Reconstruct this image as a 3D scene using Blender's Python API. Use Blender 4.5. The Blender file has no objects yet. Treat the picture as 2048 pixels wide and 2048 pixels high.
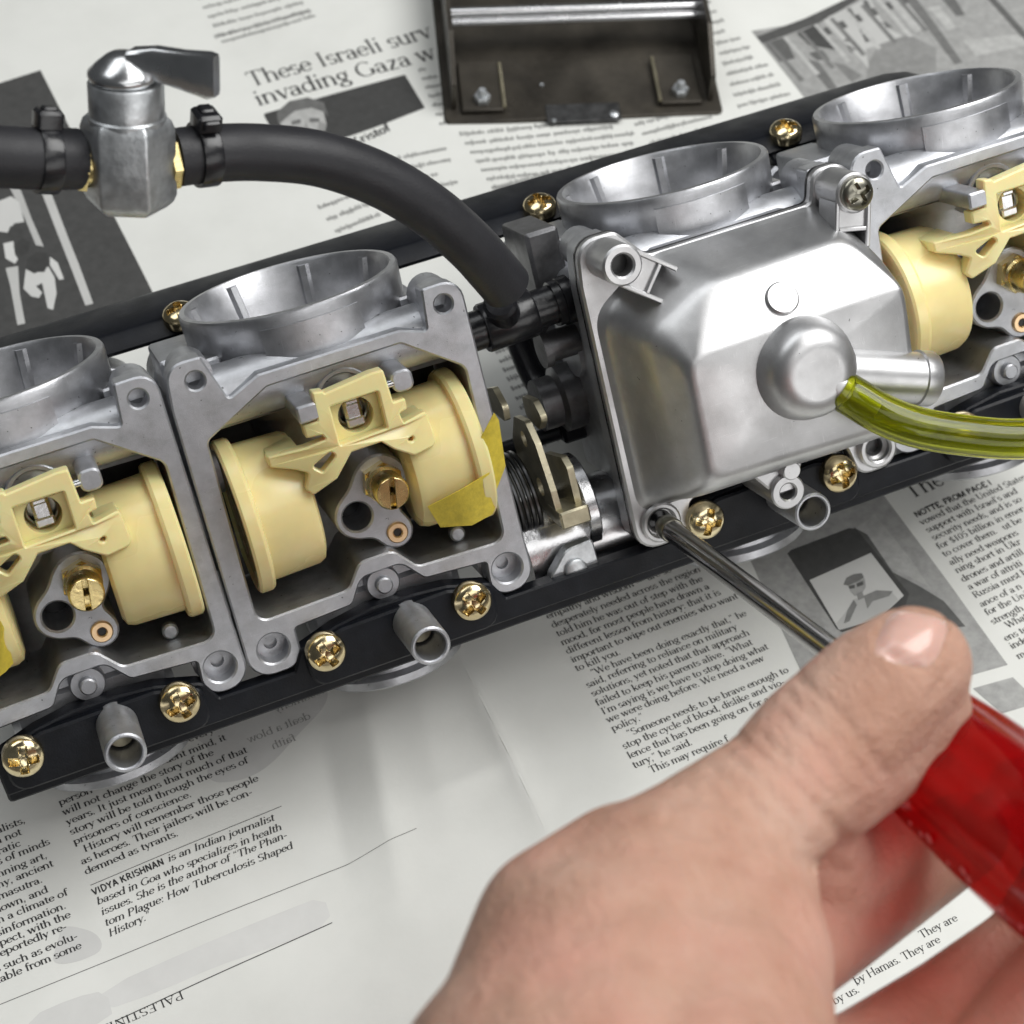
import bpy, bmesh, math, random
from math import sin, cos, pi, radians, sqrt, atan2, hypot
from mathutils import Vector, Matrix, noise, geometry
S = 0.001                                   # everything is written in millimetres
sc = bpy.context.scene
COL = sc.collection
# ------------------------------------------------------------------ camera, light, exposure
RC = ((0.925782, -0.226807, 0.302466), (-0.313030, -0.908489, 0.276875), (0.211990, -0.351006, -0.912061))
CR = Vector((-66.2766, 140.5401, 433.7974))
AR = ((0.998942, -0.037322, -0.026883), (0.000000, 0.584455, -0.811426), (0.045996, 0.810568, 0.583836))
FPX = 3825.10
TABLE_Z = 86.0
A3 = Matrix(AR)
def W(p):                                   # rack millimetres -> world millimetres
    return A3 @ Vector(p) + Vector((0, 0, TABLE_Z))
RW = Matrix(RC) @ A3.transposed()           # world -> camera (x right, y down, z forward)
CW = W(CR)
def ray(px, py):
    return RW.transposed() @ Vector(((px - 1024) / FPX, (py - 1024) / FPX, 1.0))
def tp(px, py, h=0.0):                      # photo point on the table -> world mm
    r = ray(px, py)
    return CW + r * ((h - CW.z) / r.z)
def ad(px, py, depth):                      # photo point at a depth -> world mm
    return CW + ray(px, py) * depth
def rz(px, py, z, dx=0.0):                  # photo point on a rack plane z -> rack mm
    r = A3.transposed() @ ray(px, py)
    p = CR + r * ((z - CR.z) / r.z)
    return Vector((p.x - dx, p.y, p.z))
cam_d = bpy.data.cameras.new('camera')
cam = bpy.data.objects.new('camera', cam_d)
COL.objects.link(cam)
cam_d.sensor_width = 36; cam_d.lens = FPX / 2048 * 36
cam_d.clip_start = 0.01; cam_d.clip_end = 50
r0, r1, r2 = RW[0], RW[1], RW[2]
m = Matrix((r0, -r1, -r2)).transposed().to_4x4()
m.translation = CW * S
cam.matrix_world = m
sc.camera = cam
cam_d.dof.use_dof = True
cam_d.dof.focus_distance = 0.465
cam_d.dof.aperture_fstop = 21
world = bpy.data.worlds.new('World'); sc.world = world; world.use_nodes = True
bg = world.node_tree.nodes['Background']
bg.inputs[0].default_value = (0.93, 0.97, 1.0, 1); bg.inputs[1].default_value = 0.07
def area(name, loc, target, sx, sy, power, col):
    l = bpy.data.lights.new(name, 'AREA'); l.shape = 'RECTANGLE'; l.size = sx; l.size_y = sy
    l.energy = power; l.color = col
    o = bpy.data.objects.new(name, l); COL.objects.link(o)
    o.location = loc
    o.rotation_euler = (Vector(target) - Vector(loc)).to_track_quat('-Z', 'Y').to_euler()
    return o
area('ceiling_lamp', (0.68, -0.02, 1.06), (0.05, 0, 0), 0.8, 0.7, 12.5, (1, 0.995, 0.98))
area('ceiling_lamp', (-0.22, 0.62, 1.4), (0, 0.03, 0), 1.5, 0.6, 6.6, (0.97, 0.99, 1))
area('ceiling_lamp', (0.22, -0.80, 1.30), (0, 0, 0), 1.1, 0.5, 3.0, (1, 0.99, 0.975))
area('front_fill_light', (0.32, -1.15, 0.50), (0.04, 0, 0.03), 1.2, 0.55, 4.2, (1, 0.99, 0.975))  # added unseen fill so the flat of the bowl reflects brightly
sc.view_settings.view_transform = 'Standard'; sc.view_settings.look = 'None'
sc.view_settings.exposure = 0.08; sc.view_settings.gamma = 1.0
sc.cycles.max_bounces = 10; sc.cycles.transmission_bounces = 10
sc.cycles.use_denoising = True
# ------------------------------------------------------------------ materials
def newmat(name):
    M = bpy.data.materials.new(name); M.use_nodes = True
    nt = M.node_tree
    return M, nt, nt.nodes['Principled BSDF']
def N(nt, t, **k):
    n = nt.nodes.new(t)
    for a, b in k.items(): setattr(n, a, b)
    return n
def noise_tex(nt, scale, detail=3, rough=0.5, stretch=None):
    c = N(nt, 'ShaderNodeTexCoord'); t = N(nt, 'ShaderNodeTexNoise')
    t.inputs['Scale'].default_value = scale; t.inputs['Detail'].default_value = detail
    t.inputs['Roughness'].default_value = rough
    if stretch:
        mp = N(nt, 'ShaderNodeMapping'); mp.inputs['Scale'].default_value = stretch
        nt.links.new(c.outputs['Object'], mp.inputs[0]); nt.links.new(mp.outputs[0], t.inputs['Vector'])
    else:
        nt.links.new(c.outputs['Object'], t.inputs['Vector'])
    return t
def ramp(nt, src, stops):
    r = N(nt, 'ShaderNodeValToRGB'); e = r.color_ramp.elements
    while len(e) < len(stops): e.new(0.5)
    for el, (p, c) in zip(e, stops):
        el.position = p; el.color = (c[0], c[1], c[2], 1)
    nt.links.new(src, r.inputs[0]); return r
def bump(nt, b, src, strength, dist=0.0003):
    n = N(nt, 'ShaderNodeBump'); n.inputs['Strength'].default_value = strength
    n.inputs['Distance'].default_value = dist
    nt.links.new(src, n.inputs['Height']); nt.links.new(n.outputs[0], b.inputs['Normal']); return n
def mat(name, col, rough=0.5, metal=0.0, var=0.15, scale=150, bmp=0.0, bscale=900, rvar=0.0, stretch=None, pits=None, scratch=0, grime=0, **extra):
    M, nt, b = newmat(name)
    t = noise_tex(nt, scale, 4, 0.6, stretch)
    lo = [c * (1 - var) for c in col]; hi = [min(1, c * (1 + var)) for c in col]
    out = ramp(nt, t.outputs['Fac'], [(0.3, lo), (0.7, hi)]).outputs[0]
    def over(fac, colr):
        mx = N(nt, 'ShaderNodeMix', data_type='RGBA'); nt.links.new(fac, mx.inputs[0]); nt.links.new(out, mx.inputs[6])
        mx.inputs[7].default_value = (*colr, 1); return mx.outputs[2]
    if grime:                                # oily stains with soft outlines
        out = over(ramp(nt, noise_tex(nt, 75, 6, .7).outputs['Fac'], [(.52, (0, 0, 0)), (.74, (grime,) * 3)]).outputs[0], (.10, .088, .066))
    if pits:                                 # small casting pits and specks
        out = over(ramp(nt, noise_tex(nt, pits[0], 2, .5).outputs['Fac'], [(pits[1], (0, 0, 0)), (pits[1] + .035, (.8,) * 3)]).outputs[0], (.06, .06, .06))
    if scratch:
        for st in ((14, 260, 260), (240, 20, 200)):
            tt = noise_tex(nt, 9, 3, .6, st)
            out = over(ramp(nt, tt.outputs['Fac'], [(.66, (0, 0, 0)), (.70, (scratch,) * 3)]).outputs[0], [min(1, c * 1.5) for c in col])
    nt.links.new(out, b.inputs['Base Color'])
    b.inputs['Metallic'].default_value = metal
    if rvar:
        v = [(0.3, (rough - rvar,) * 3), (0.7, (rough + rvar,) * 3)]
        nt.links.new(ramp(nt, noise_tex(nt, scale * 0.7, 3).outputs['Fac'], v).outputs[0], b.inputs['Roughness'])
    else: b.inputs['Roughness'].default_value = rough
    if bmp: bump(nt, b, noise_tex(nt, bscale, 2).outputs['Fac'], bmp)
    for k, v in extra.items(): b.inputs[k.replace('_', ' ')].default_value = v
    return M
M_CAST = mat('cast_aluminium', (0.50, 0.51, 0.535), 0.42, 0.85, 0.10, 260, 0.2, 3600, 0.07, pits=(700, .72), scratch=.25, grime=.28)
M_BELL = mat('bell_aluminium', (0.46, 0.465, 0.485), 0.37, 0.92, 0.14, 220, 0.16, 3800, 0.08, pits=(900, .73), scratch=.35, grime=.15)
M_BOWL = mat('polished_bowl_aluminium', (0.55, 0.55, 0.555), 0.41, 0.95, 0.10, 110, 0.09, 3600, 0.06, pits=(800, .75), scratch=.3, grime=.16)
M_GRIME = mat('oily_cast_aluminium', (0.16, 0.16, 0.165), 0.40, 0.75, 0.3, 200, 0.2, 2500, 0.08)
M_ROD = mat('bright_steel', (0.62, 0.62, 0.63), 0.25, 1.0, 0.06, 200, 0.1, 900, 0.05, (0.1, 2, 2))
M_BLACK = mat('black_painted_steel', (0.006, 0.007, 0.010), 0.40, 0.0, 0.3, 200, 0.15, 1800, .06, pits=None, Specular_IOR_Level=0.2)
M_PLASTIC = mat('black_plastic', (0.010, 0.010, 0.012), 0.26, 0.0, 0.2, 200, 0.2, 500)
M_RUBBER = mat('black_rubber_hose', (0.017, 0.017, 0.020), 0.50, 0.0, 0.15, 120, 0.2, 1600, .08, scratch=.5, Specular_IOR_Level=0.4)
M_CREAM = mat('cream_plastic', (0.86, 0.725, 0.35), 0.27, 0.0, 0.07, 50, 0.06, 500, .06, Subsurface_Weight=0.4, Subsurface_Scale=0.006)
M_BRASS = mat('brass', (0.82, 0.67, 0.32), 0.25, 1.0, 0.12, 300, 0.15, 900, 0.06)
M_GOLD = mat('yellow_zinc_screw', (0.80, 0.71, 0.47), 0.17, 1.0, 0.22, 260, 0.1, 700, 0.06, grime=.22)
def tarnish(M):
    nt = M.node_tree; b = nt.nodes['Principled BSDF']; src = b.inputs['Base Color'].links[0].from_socket
    oi = N(nt, 'ShaderNodeObjectInfo'); r = ramp(nt, oi.outputs['Random'], [(0, (.74, .68, .60)), (1, (1.05, 1.02, .98))])
    mx = N(nt, 'ShaderNodeMix', data_type='RGBA', blend_type='MULTIPLY'); mx.inputs[0].default_value = 1
    nt.links.new(src, mx.inputs[6]); nt.links.new(r.outputs[0], mx.inputs[7]); nt.links.new(mx.outputs[2], b.inputs['Base Color'])
tarnish(M_GOLD)
M_ZINC = mat('yellow_zinc_plate', (0.46, 0.42, 0.30), 0.38, 0.9, 0.2, 200, 0.2, 800, 0.06)
M_COPPER = mat('copper_jet', (0.80, 0.57, 0.34), 0.32, 1.0, 0.1, 300)
M_SATIN = mat('satin_chrome', (0.60, 0.61, 0.62), 0.24, 1.0, 0.12, 150, 0.1, 900, 0.06)
M_CHROME = mat('chrome', (0.74, 0.75, 0.76), 0.13, 1.0, 0.08, 150, 0.05, 600, 0.04)
M_PLATED = mat('dull_zinc_plating', (0.54, 0.56, 0.575), 0.42, 0.9, 0.22, 330, 0.3, 700, 0.08)
M_DARKSCREW = mat('dark_plated_screw', (0.30, 0.29, 0.24), 0.28, 1.0, 0.15, 300)
M_SHAFT = mat('dark_chrome_shaft', (0.40, 0.395, 0.39), 0.16, 1.0, 0.15, 250, 0.05, 700, 0.04, (1, 1, 0.1))
M_SPRING = mat('dark_spring_steel', (0.14, 0.14, 0.14), 0.3, 1.0, 0.1)
M_VOID = mat('dark_cavity_shade', (0.02, 0.02, 0.02), 0.35, 0.3, 0.1)  # near-black stands in for the shade deep in holes and bores
M_DARKPLATE = mat('dark_oiled_steel', (0.060, 0.053, 0.043), 0.36, 0.5, 0.4, 60, 0.2, 500, 0.1, scratch=.6, grime=.4)
M_NAIL = mat('nail', (0.64, 0.40, 0.335), 0.2, 0.0, 0.10, 120, Subsurface_Weight=0.3, Subsurface_Scale=0.002)
M_TAPE = mat('yellow_tape', (0.78, 0.62, 0.06), 0.5, 0.0, 0.14, 500, 0.3, 1200, Transmission_Weight=0.25)
M_RED = mat('red_translucent_plastic', (0.50, 0.004, 0.007), 0.14, 0.0, 0.1, 60, 0.12, 250, Transmission_Weight=0.8, IOR=1.49)
def tint_through(M, col, k):                 # clear plastic: part of the light goes straight through, tinted
    nt = M.node_tree; b = nt.nodes['Principled BSDF']; o = nt.nodes['Material Output']
    tr = N(nt, 'ShaderNodeBsdfTransparent'); tr.inputs[0].default_value = (*col, 1); mx = N(nt, 'ShaderNodeMixShader'); mx.inputs[0].default_value = k
    nt.links.new(b.outputs[0], mx.inputs[1]); nt.links.new(tr.outputs[0], mx.inputs[2]); nt.links.new(mx.outputs[0], o.inputs[0])
tint_through(M_RED, (.68, .025, .02), .45)
M_FROST = mat('frosted_red_plastic', (0.62, 0.16, 0.17), 0.5, 0.0, 0.2, 400, 0.3, 900)
M_GREEN = mat('yellow_green_tube', (0.44, 0.47, 0.02), 0.08, 0.0, 0.10, 60, 0.0, 300, Transmission_Weight=0.9, IOR=1.38)
M_INK = mat('newsprint_ink', (0.03, 0.03, 0.03), 0.8, 0, 0.25, 700)
M_INK2 = mat('pale_newsprint_ink', (0.25, 0.25, 0.24), 0.8, 0, 0.2, 500)
_tones = {}
def tone(v):                                # flat halftone print in one grey
    if v not in _tones: _tones[v] = mat('halftone_grey_%d' % int(v * 1000), (v, v, v * 0.97), 0.8, 0, 0.16 if v < .45 else .035, 330 if v < .45 else 120)
    return _tones[v]
def paper_mat():
    M, nt, b = newmat('newsprint_paper')
    t = noise_tex(nt, 26, 5, 0.62)
    nt.links.new(ramp(nt, t.outputs['Fac'], [(0.30, (0.665, 0.67, 0.635)), (0.55, (0.715, 0.72, 0.685)), (0.8, (0.745, 0.75, 0.715))]).outputs[0], b.inputs['Base Color'])
    b.inputs['Roughness'].default_value = 0.75
    bump(nt, b, noise_tex(nt, 700, 4).outputs['Fac'], 0.12)
    return M
M_PAPER = paper_mat()
def skin_mat():
    M, nt, b = newmat('skin')
    t = noise_tex(nt, 55, 4, 0.6)
    r = ramp(nt, t.outputs['Fac'], [(0.25, (0.46, 0.245, 0.165)), (0.5, (0.57, 0.335, 0.245)), (0.75, (0.64, 0.42, 0.325))])
    pk = noise_tex(nt, 24, 4, .6); mx = N(nt, 'ShaderNodeMix', data_type='RGBA')
    nt.links.new(ramp(nt, pk.outputs['Fac'], [(.42, (0, 0, 0)), (.66, (.8,) * 3)]).outputs[0], mx.inputs[0]); nt.links.new(r.outputs[0], mx.inputs[6]); mx.inputs[7].default_value = (.64, .315, .245, 1)
    nt.links.new(mx.outputs[2], b.inputs['Base Color'])
    b.inputs['Roughness'].default_value = 0.40
    b.inputs['Subsurface Weight'].default_value = 0.22
    b.inputs['Subsurface Radius'].default_value = (1.0, 0.35, 0.2)
    b.inputs['Subsurface Scale'].default_value = 0.004
    fine = noise_tex(nt, 700, 6, 0.7)
    lines = noise_tex(nt, 60, 4, 0.6, (4, 1.2, 4))
    ad_ = N(nt, 'ShaderNodeMath', operation='MULTIPLY_ADD'); ad_.inputs[1].default_value = 1.6
    nt.links.new(lines.outputs['Fac'], ad_.inputs[0]); nt.links.new(fine.outputs['Fac'], ad_.inputs[2])
    bump(nt, b, ad_.outputs[0], 0.75, 0.0011)
    return M
M_SKIN = skin_mat()
# ------------------------------------------------------------------ mesh helpers (all in mm)
def finish(name, bm, material, parent=None, ang=35, loc=None, normals=True):
    if normals: bmesh.ops.recalc_face_normals(bm, faces=bm.faces[:])
    me = bpy.data.meshes.new(name)
    bmesh.ops.scale(bm, vec=(S, S, S), verts=bm.verts[:])
    bm.to_mesh(me); bm.free()
    me.materials.append(material)
    if ang:
        me.shade_smooth()
        me.set_sharp_from_angle(angle=radians(ang))
    o = bpy.data.objects.new(name, me); COL.objects.link(o)
    if parent: o.parent = parent
    if loc is not None: o.location = Vector(loc) * S
    return o
def tag(o, label=None, cat=None, group=None, kind=None):
    for k, v in (('label', label), ('category', cat), ('group', group), ('kind', kind)):
        if v: o[k] = v
    return o
def empty(name, mw=None):
    o = bpy.data.objects.new(name, None); o.empty_display_size = 0.01; COL.objects.link(o)
    if mw is not None: o.matrix_world = mw
    return o
def copy_of(o, parent=None, loc=None):
    c = o.copy(); COL.objects.link(c); c.parent = parent if parent else o.parent
    if loc is not None: c.location = Vector(loc) * S
    return c
def rpoly(pts, seg=5):                      # [(x,y,r)] -> rounded outline
    out = []; n = len(pts)
    for i in range(n):
        p = Vector(pts[i][:2]); r = pts[i][2] if len(pts[i]) > 2 else 0
        a = Vector(pts[i - 1][:2]) - p; b = Vector(pts[(i + 1) % n][:2]) - p
        if r <= 0 or a.length < 1e-6 or b.length < 1e-6: out.append(p); continue
        la, lb = a.length, b.length; a /= la; b /= lb
        half = math.acos(max(-1, min(1, a.dot(b)))) / 2
        d = min(r / max(math.tan(half), 1e-3), la * 0.49, lb * 0.49); r = d * math.tan(half)
        c = p + (a + b).normalized() * (r / max(sin(half), 1e-3)) if abs(half - pi / 2) > 1e-3 else None
        if c is None: out.append(p); continue
        s, e = p + a * d - c, p + b * d - c
        a0 = atan2(s.y, s.x); da = (atan2(e.y, e.x) - a0 + pi) % (2 * pi) - pi
        for k in range(seg + 1):
            t = a0 + da * k / seg; out.append(c + Vector((cos(t), sin(t))) * r)
    return out
def circ(cx, cy, r, n=24, a0=0.0):
    return [Vector((cx + r * cos(a0 + 2 * pi * k / n), cy + r * sin(a0 + 2 * pi * k / n))) for k in range(n)]
def sarea(p): return sum(p[i - 1].x * p[i].y - p[i].x * p[i - 1].y for i in range(len(p))) / 2
def offset(p, d):                           # d>0 shrinks a counter-clockwise loop
    out = []; n = len(p)
    for i in range(n):
        a = (p[i] - p[i - 1]); b = (p[(i + 1) % n] - p[i])
        na = Vector((-a.y, a.x)); nb = Vector((-b.y, b.x))
        if na.length > 0: na.normalize()
        if nb.length > 0: nb.normalize()
        v = na + nb
        if v.length < 1e-6: v = na
        v.normalize(); k = max(0.35, v.dot(na) if na.length else 1)
        out.append(p[i] + v * (d / k))
    return out
def prism(bm, outer, z0, z1, holes=(), c=0.0, f=None, bottom=True):
    """extrude a loop (with holes) from z0 up to z1, chamfer c round the top; f maps (x,y,z)->Vector"""
    f = f or (lambda x, y, z: Vector((x, y, z)))
    loops = []
    for i, lp in enumerate([outer] + list(holes)):
        lp = [Vector(q[:2]) for q in lp]
        ccw = sarea(lp) > 0
        if ccw != (i == 0): lp = lp[::-1]
        loops.append(lp)
    rings = []
    for lp in loops:
        lv = [(0.0, z0), (0.0, z1)] if c == 0 else [(0.0, z0), (0.0, z1 - c), (c, z1)]
        rr = []
        for d, z in lv:
            q = offset(lp, d) if d else lp
            rr.append([bm.verts.new(f(v.x, v.y, z)) for v in q])
        for a, b in zip(rr, rr[1:]):
            for k in range(len(a)):
                j = (k + 1) % len(a)
                try: bm.faces.new((a[k], a[j], b[j], b[k]))
                except ValueError: pass
        rings.append(rr)
    for top in ((True, False) if bottom else (True,)):
        pts = []; vs = []
        for lp, rr in zip(loops, rings):
            q = offset(lp, c) if (top and c) else lp
            pts.append([Vector((v.x, v.y, 0)) for v in q]); vs += rr[-1] if top else rr[0]
        for t in geometry.tessellate_polygon(pts):
            try: bm.faces.new([vs[k] for k in t])
            except ValueError: pass
def frame_from(axis, up=(0, 0, 1)):
    z = Vector(axis).normalized(); u = Vector(up)
    if abs(z.dot(u.normalized())) > 0.98: u = Vector((0, 1, 0)) if abs(z.y) < 0.9 else Vector((1, 0, 0))
    x = u.cross(z).normalized(); return x, z.cross(x), z
def lathe(bm, prof, org=(0, 0, 0), axis=(0, 0, 1), seg=32, cap0=True, cap1=True, rfun=None, a0=0.0):
    x, y, z = frame_from(axis); org = Vector(org); rings = []
    for r, h in prof:
        rings.append([bm.verts.new(org + z * h + (x * cos(t) + y * sin(t)) * (r * (rfun(t, h) if rfun else 1)))
                      for t in [a0 + 2 * pi * k / seg for k in range(seg)]])
    for a, b in zip(rings, rings[1:]):
        for k in range(seg):
            bm.faces.new((a[k], a[(k + 1) % seg], b[(k + 1) % seg], b[k]))
    if cap0: bm.faces.new(rings[0][::-1])
    if cap1: bm.faces.new(rings[-1])
def spline(pts, n=8):
    P = [Vector(p) for p in pts]; P = [P[0] * 2 - P[1]] + P + [P[-1] * 2 - P[-2]]; out = []
    for i in range(1, len(P) - 2):
        for k in range(n):
            t = k / n; a, b, c, d = P[i - 1:i + 3]
            out.append(0.5 * (2 * b + (c - a) * t + (2 * a - 5 * b + 4 * c - d) * t * t + (3 * b - a - 3 * c + d) * t ** 3))
    out.append(P[-2]); return out
def sweep(bm, path, rad, seg=20, caps=True):
    n = len(path); rad = rad if isinstance(rad, (list, tuple)) else [rad] * n
    t0 = (path[1] - path[0]).normalized(); x, y, _ = frame_from(t0); rings = []
    for i in range(n):
        t = (path[min(i + 1, n - 1)] - path[max(i - 1, 0)]).normalized()
        x = (x - t * x.dot(t)).normalized(); y = t.cross(x)
        rings.append([bm.verts.new(path[i] + (x * cos(2 * pi * k / seg) + y * sin(2 * pi * k / seg)) * rad[i]) for k in range(seg)])
    for a, b in zip(rings, rings[1:]):
        for k in range(seg): bm.faces.new((a[k], a[(k + 1) % seg], b[(k + 1) % seg], b[k]))
    if caps: bm.faces.new(rings[0][::-1]); bm.faces.new(rings[-1])
    return rings
def box(bm, c, s, c_=0.3, rot=None):
    """box of size s centred at c with a small chamfer on the vertical edges and top"""
    x, y, z = s[0] / 2, s[1] / 2, s[2] / 2
    R = rot or Matrix.Identity(3); c = Vector(c)
    prism(bm, rpoly([(-x, -y, c_), (x, -y, c_), (x, y, c_), (-x, y, c_)], 2), -z, z, c=min(c_, z * 0.8),
          f=lambda a, b, d: c + R @ Vector((a, b, d)))
def loft(bm, levels, cap=True):
    rings = [[bm.verts.new(v) for v in lv] for lv in levels]
    n = len(rings[0])
    for a, b in zip(rings, rings[1:]):
        for k in range(n): bm.faces.new((a[k], a[(k + 1) % n], b[(k + 1) % n], b[k]))
    if cap:
        c = bm.verts.new(sum((v.co for v in rings[-1]), Vector()) / n)
        for k in range(n): bm.faces.new((rings[-1][k], rings[-1][(k + 1) % n], c))
    return rings
def screw_bm(R, H, depth=2.2, w=0.20, L=0.72, seg=96, rings=30):
    """pan head with a cross recess, base at z=0"""
    bm = bmesh.new(); prev = None
    def hgt(x, y):
        r = hypot(x, y) / R
        z = H * (0.30 + 0.70 * sqrt(max(0, 1 - (r * 0.97) ** 2.4)))
        a = min(abs(x), abs(y)) / R; b = max(abs(x), abs(y)) / R
        k = max(0, min(1, (w - a) / 0.05)) * max(0, min(1, (L - b) / 0.09))
        c = max(0, min(1, (0.30 - r) / 0.06))
        dd = max(k, c) * depth * (1.0 - 0.35 * b)
        return max(z - dd, 0.15)
    for i in range(rings + 1):
        r = R * i / rings
        if i == 0: ring = [bm.verts.new((0, 0, hgt(0, 0)))]
        else: ring = [bm.verts.new((r * cos(t), r * sin(t), hgt(r * cos(t), r * sin(t)))) for t in [2 * pi * k / seg for k in range(seg)]]
        if prev:
            for k in range(seg):
                j = (k + 1) % seg
                if len(prev) == 1: bm.faces.new((prev[0], ring[k], ring[j]))
                else: bm.faces.new((prev[k], ring[k], ring[j], prev[j]))
        prev = ring
    low = [bm.verts.new((v.co.x, v.co.y, -0.6)) for v in prev]
    for k in range(seg): bm.faces.new((prev[k], low[k], low[(k + 1) % seg], prev[(k + 1) % seg]))
    bm.faces.new(low[::-1])
    return bm
# ------------------------------------------------------------------ table and newspapers
def tabletop():
    bm = bmesh.new(); box(bm, (100, 0, -16), (1400, 1200, 24), 4)
    tag(finish('table', bm, mat('worn_bench_top', (0.16, 0.14, 0.12), 0.5, 0, 0.3, 20, 0.2, 200)), kind='structure')
tabletop()
def seg_d(p, a, b):
    ab = b - a; t = max(0, min(1, (p - a).dot(ab) / ab.length_squared)); return (p - a - ab * t), t
CREASES = []
for (x0, y0, x1, y1, amp, wd) in ((930, 1345, 1090, 1665, 2.4, 4.2), (728, 1395, 800, 1800, 2.2, 7.0), (640, 1440, 700, 1780, -1.3, 7.0), (1000, 1540, 860, 1600, 1.2, 4), (820, 1330, 905, 1720, 1.3, 10),
                                  (20, 20, 340, 200, 0.8, 8), (200, 0, 560, 330, 0.7, 7), (1200, 1420, 1330, 1640, .5, 14)):
    CREASES.append((tp(x0, y0).to_2d(), tp(x1, y1).to_2d(), amp, wd))
def paper_h(x, y):
    h = 1.9 + 0.95 * noise.noise(Vector((x * 0.012, y * 0.012, 3.1))) + 0.5 * noise.noise(Vector((x * 0.03, y * 0.03, 7.7)))
    p = Vector((x, y))
    for a, b, amp, wd in CREASES:
        d, t = seg_d(p, a, b); dist = d.length
        if dist < wd * 4: h += amp * math.exp(-(dist / wd) ** 1.3) * (0.4 + 0.6 * sin(pi * min(1, max(0, t))))
    return h
PSI = radians(24)                           # the way the printed lines run on the table
U = Vector((cos(PSI), sin(PSI))); V = Vector((-sin(PSI), cos(PSI)))
def sheet(name, label, corners, layer, nx=70, ny=70, feather=False):
    bm = bmesh.new(); a, b, c, d = [Vector(q) for q in corners]; g = []
    for j in range(ny + 1):
        row = []
        for i in range(nx + 1):
            s, t = i / nx, j / ny; p = (a * (1 - s) + b * s) * (1 - t) + (d * (1 - s) + c * s) * t
            lay_ = layer * (min(1, .1 + s * 14) if feather else 1); row.append(bm.verts.new((p.x, p.y, paper_h(p.x, p.y) + lay_)))
        g.append(row)
    for j in range(ny):
        for i in range(nx): bm.faces.new((g[j][i], g[j][i + 1], g[j + 1][i + 1], g[j + 1][i]))
    ext = bmesh.ops.extrude_face_region(bm, geom=bm.faces[:])
    for v in ext['geom']:
        if isinstance(v, bmesh.types.BMVert): v.co.z -= 0.12
    o = finish(name, bm, M_PAPER, None, 50)
    tag(o, label, 'newspaper', 'newspaper sheets spread over the bench')
    return o
def L2(px, py): return tp(px, py).to_2d()
# upper page behind the rack, a page at the lower left, one at the lower right on top
sh_up = sheet('newspaper_sheet', 'newspaper page behind the rack, lying under the dark steel tray and the valve',
              [L2(-700, 1220), L2(2900, 640), L2(2700, -700), L2(-750, -480)], 0.30)
sh_left = sheet('newspaper_sheet', 'newspaper page in front of the rack with the italic note below a thin rule',
                [L2(-700, 2700), L2(1850, 2500), L2(1250, 1050), L2(-800, 1300)], 0.0, 190, 150)
c1, c2 = L2(918, 1325), L2(1115, 1725)
dirc = (c2 - c1).normalized()
sh_right = sheet('newspaper_sheet', 'newspaper page under the hand and screwdriver, printed photo between text columns',
                 [c2 + dirc * 130, L2(2500, 2500), L2(2420, 760), c1 - dirc * 70], 0.24, feather=True)
# ---- flat print: thin shapes that follow the paper
def cling(bm, layer, maxlen=7.0):
    for _ in range(5):
        es = [e for e in bm.edges if e.calc_length() > maxlen]
        if not es: break
        bmesh.ops.subdivide_edges(bm, edges=es, cuts=1)
        bmesh.ops.triangulate(bm, faces=[f for f in bm.faces if len(f.verts) > 4])
    for v in bm.verts: v.co.z = paper_h(v.co.x, v.co.y) + layer
def printed(name, polys, material, sheet_o, layer, maxlen=7.0):
    bm = bmesh.new()
    for P in polys:
        if name in ('oil_stain', 'faint_band'):
            for _ in range(3 if name == 'oil_stain' else 1): P = [c for a, b in zip(P, P[1:] + P[:1]) for c in ((a[0] * .75 + b[0] * .25, a[1] * .75 + b[1] * .25), (a[0] * .25 + b[0] * .75, a[1] * .25 + b[1] * .75))]
        q = [L2(*p) for p in P]
        pts = [Vector((v.x, v.y, 0)) for v in q]; vs = [bm.verts.new(v) for v in pts]
        for t in geometry.tessellate_polygon([pts]): bm.faces.new([vs[k] for k in t])
    cling(bm, layer, maxlen)
    for f in bm.faces:
        f.normal_update()
        if f.normal.z < 0: f.normal_flip()
    o = finish(name, bm, material, sheet_o, 0, normals=False)
    o['kind'] = 'stuff'
    return o
LAY = {sh_up: 0.30, sh_left: 0.0, sh_right: 0.24}
# ---- a small serif face drawn with thick and thin strokes
T_, t_ = 0.088, 0.034
GL = {}
def g(ch, adv, *st): GL[ch] = (adv, st)
def Vs(x, y0, y1, s='', w=T_): return ('V', x, y0, y1, s, w)
def Hs(x0, x1, y, w=t_): return ('H', x0, x1, y, w)
def Ds(x0, y0, x1, y1, w, s=''): return ('D', x0, y0, x1, y1, w, s)
def As(cx, cy, rx, ry, a0, a1): return ('A', cx, cy, rx, ry, a0, a1)
def Os(x, y, r=0.052): return ('O', x, y, r)
g('a', .44, As(.19, .31, .135, .13, 10, 165), Vs(.325, .03, .33), As(.185, .135, .135, .125, 0, 360), Hs(.32, .42, .025))
g('b', .5, Vs(.09, 0, .70, 'l'), As(.25, .225, .18, .215, 0, 360))
g('c', .43, As(.24, .225, .185, .215, 45, 320), Os(.35, .36, .045))
g('d', .5, As(.23, .225, .18, .215, 0, 360), Vs(.40, 0, .70, 'lr'))
g('e', .44, As(.23, .225, .18, .215, 0, 322), Hs(.06, .41, .245))
g('f', .31, Vs(.14, 0, .56, 'b'), As(.27, .56, .13, .13, 60, 180), Hs(.03, .29, .44), Os(.31, .64, .045))
g('g', .47, As(.21, .295, .15, .15, 0, 360), As(.22, -.075, .185, .11, 0, 360), Hs(.14, .34, .095, .06), Os(.40, .44, .04))
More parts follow.
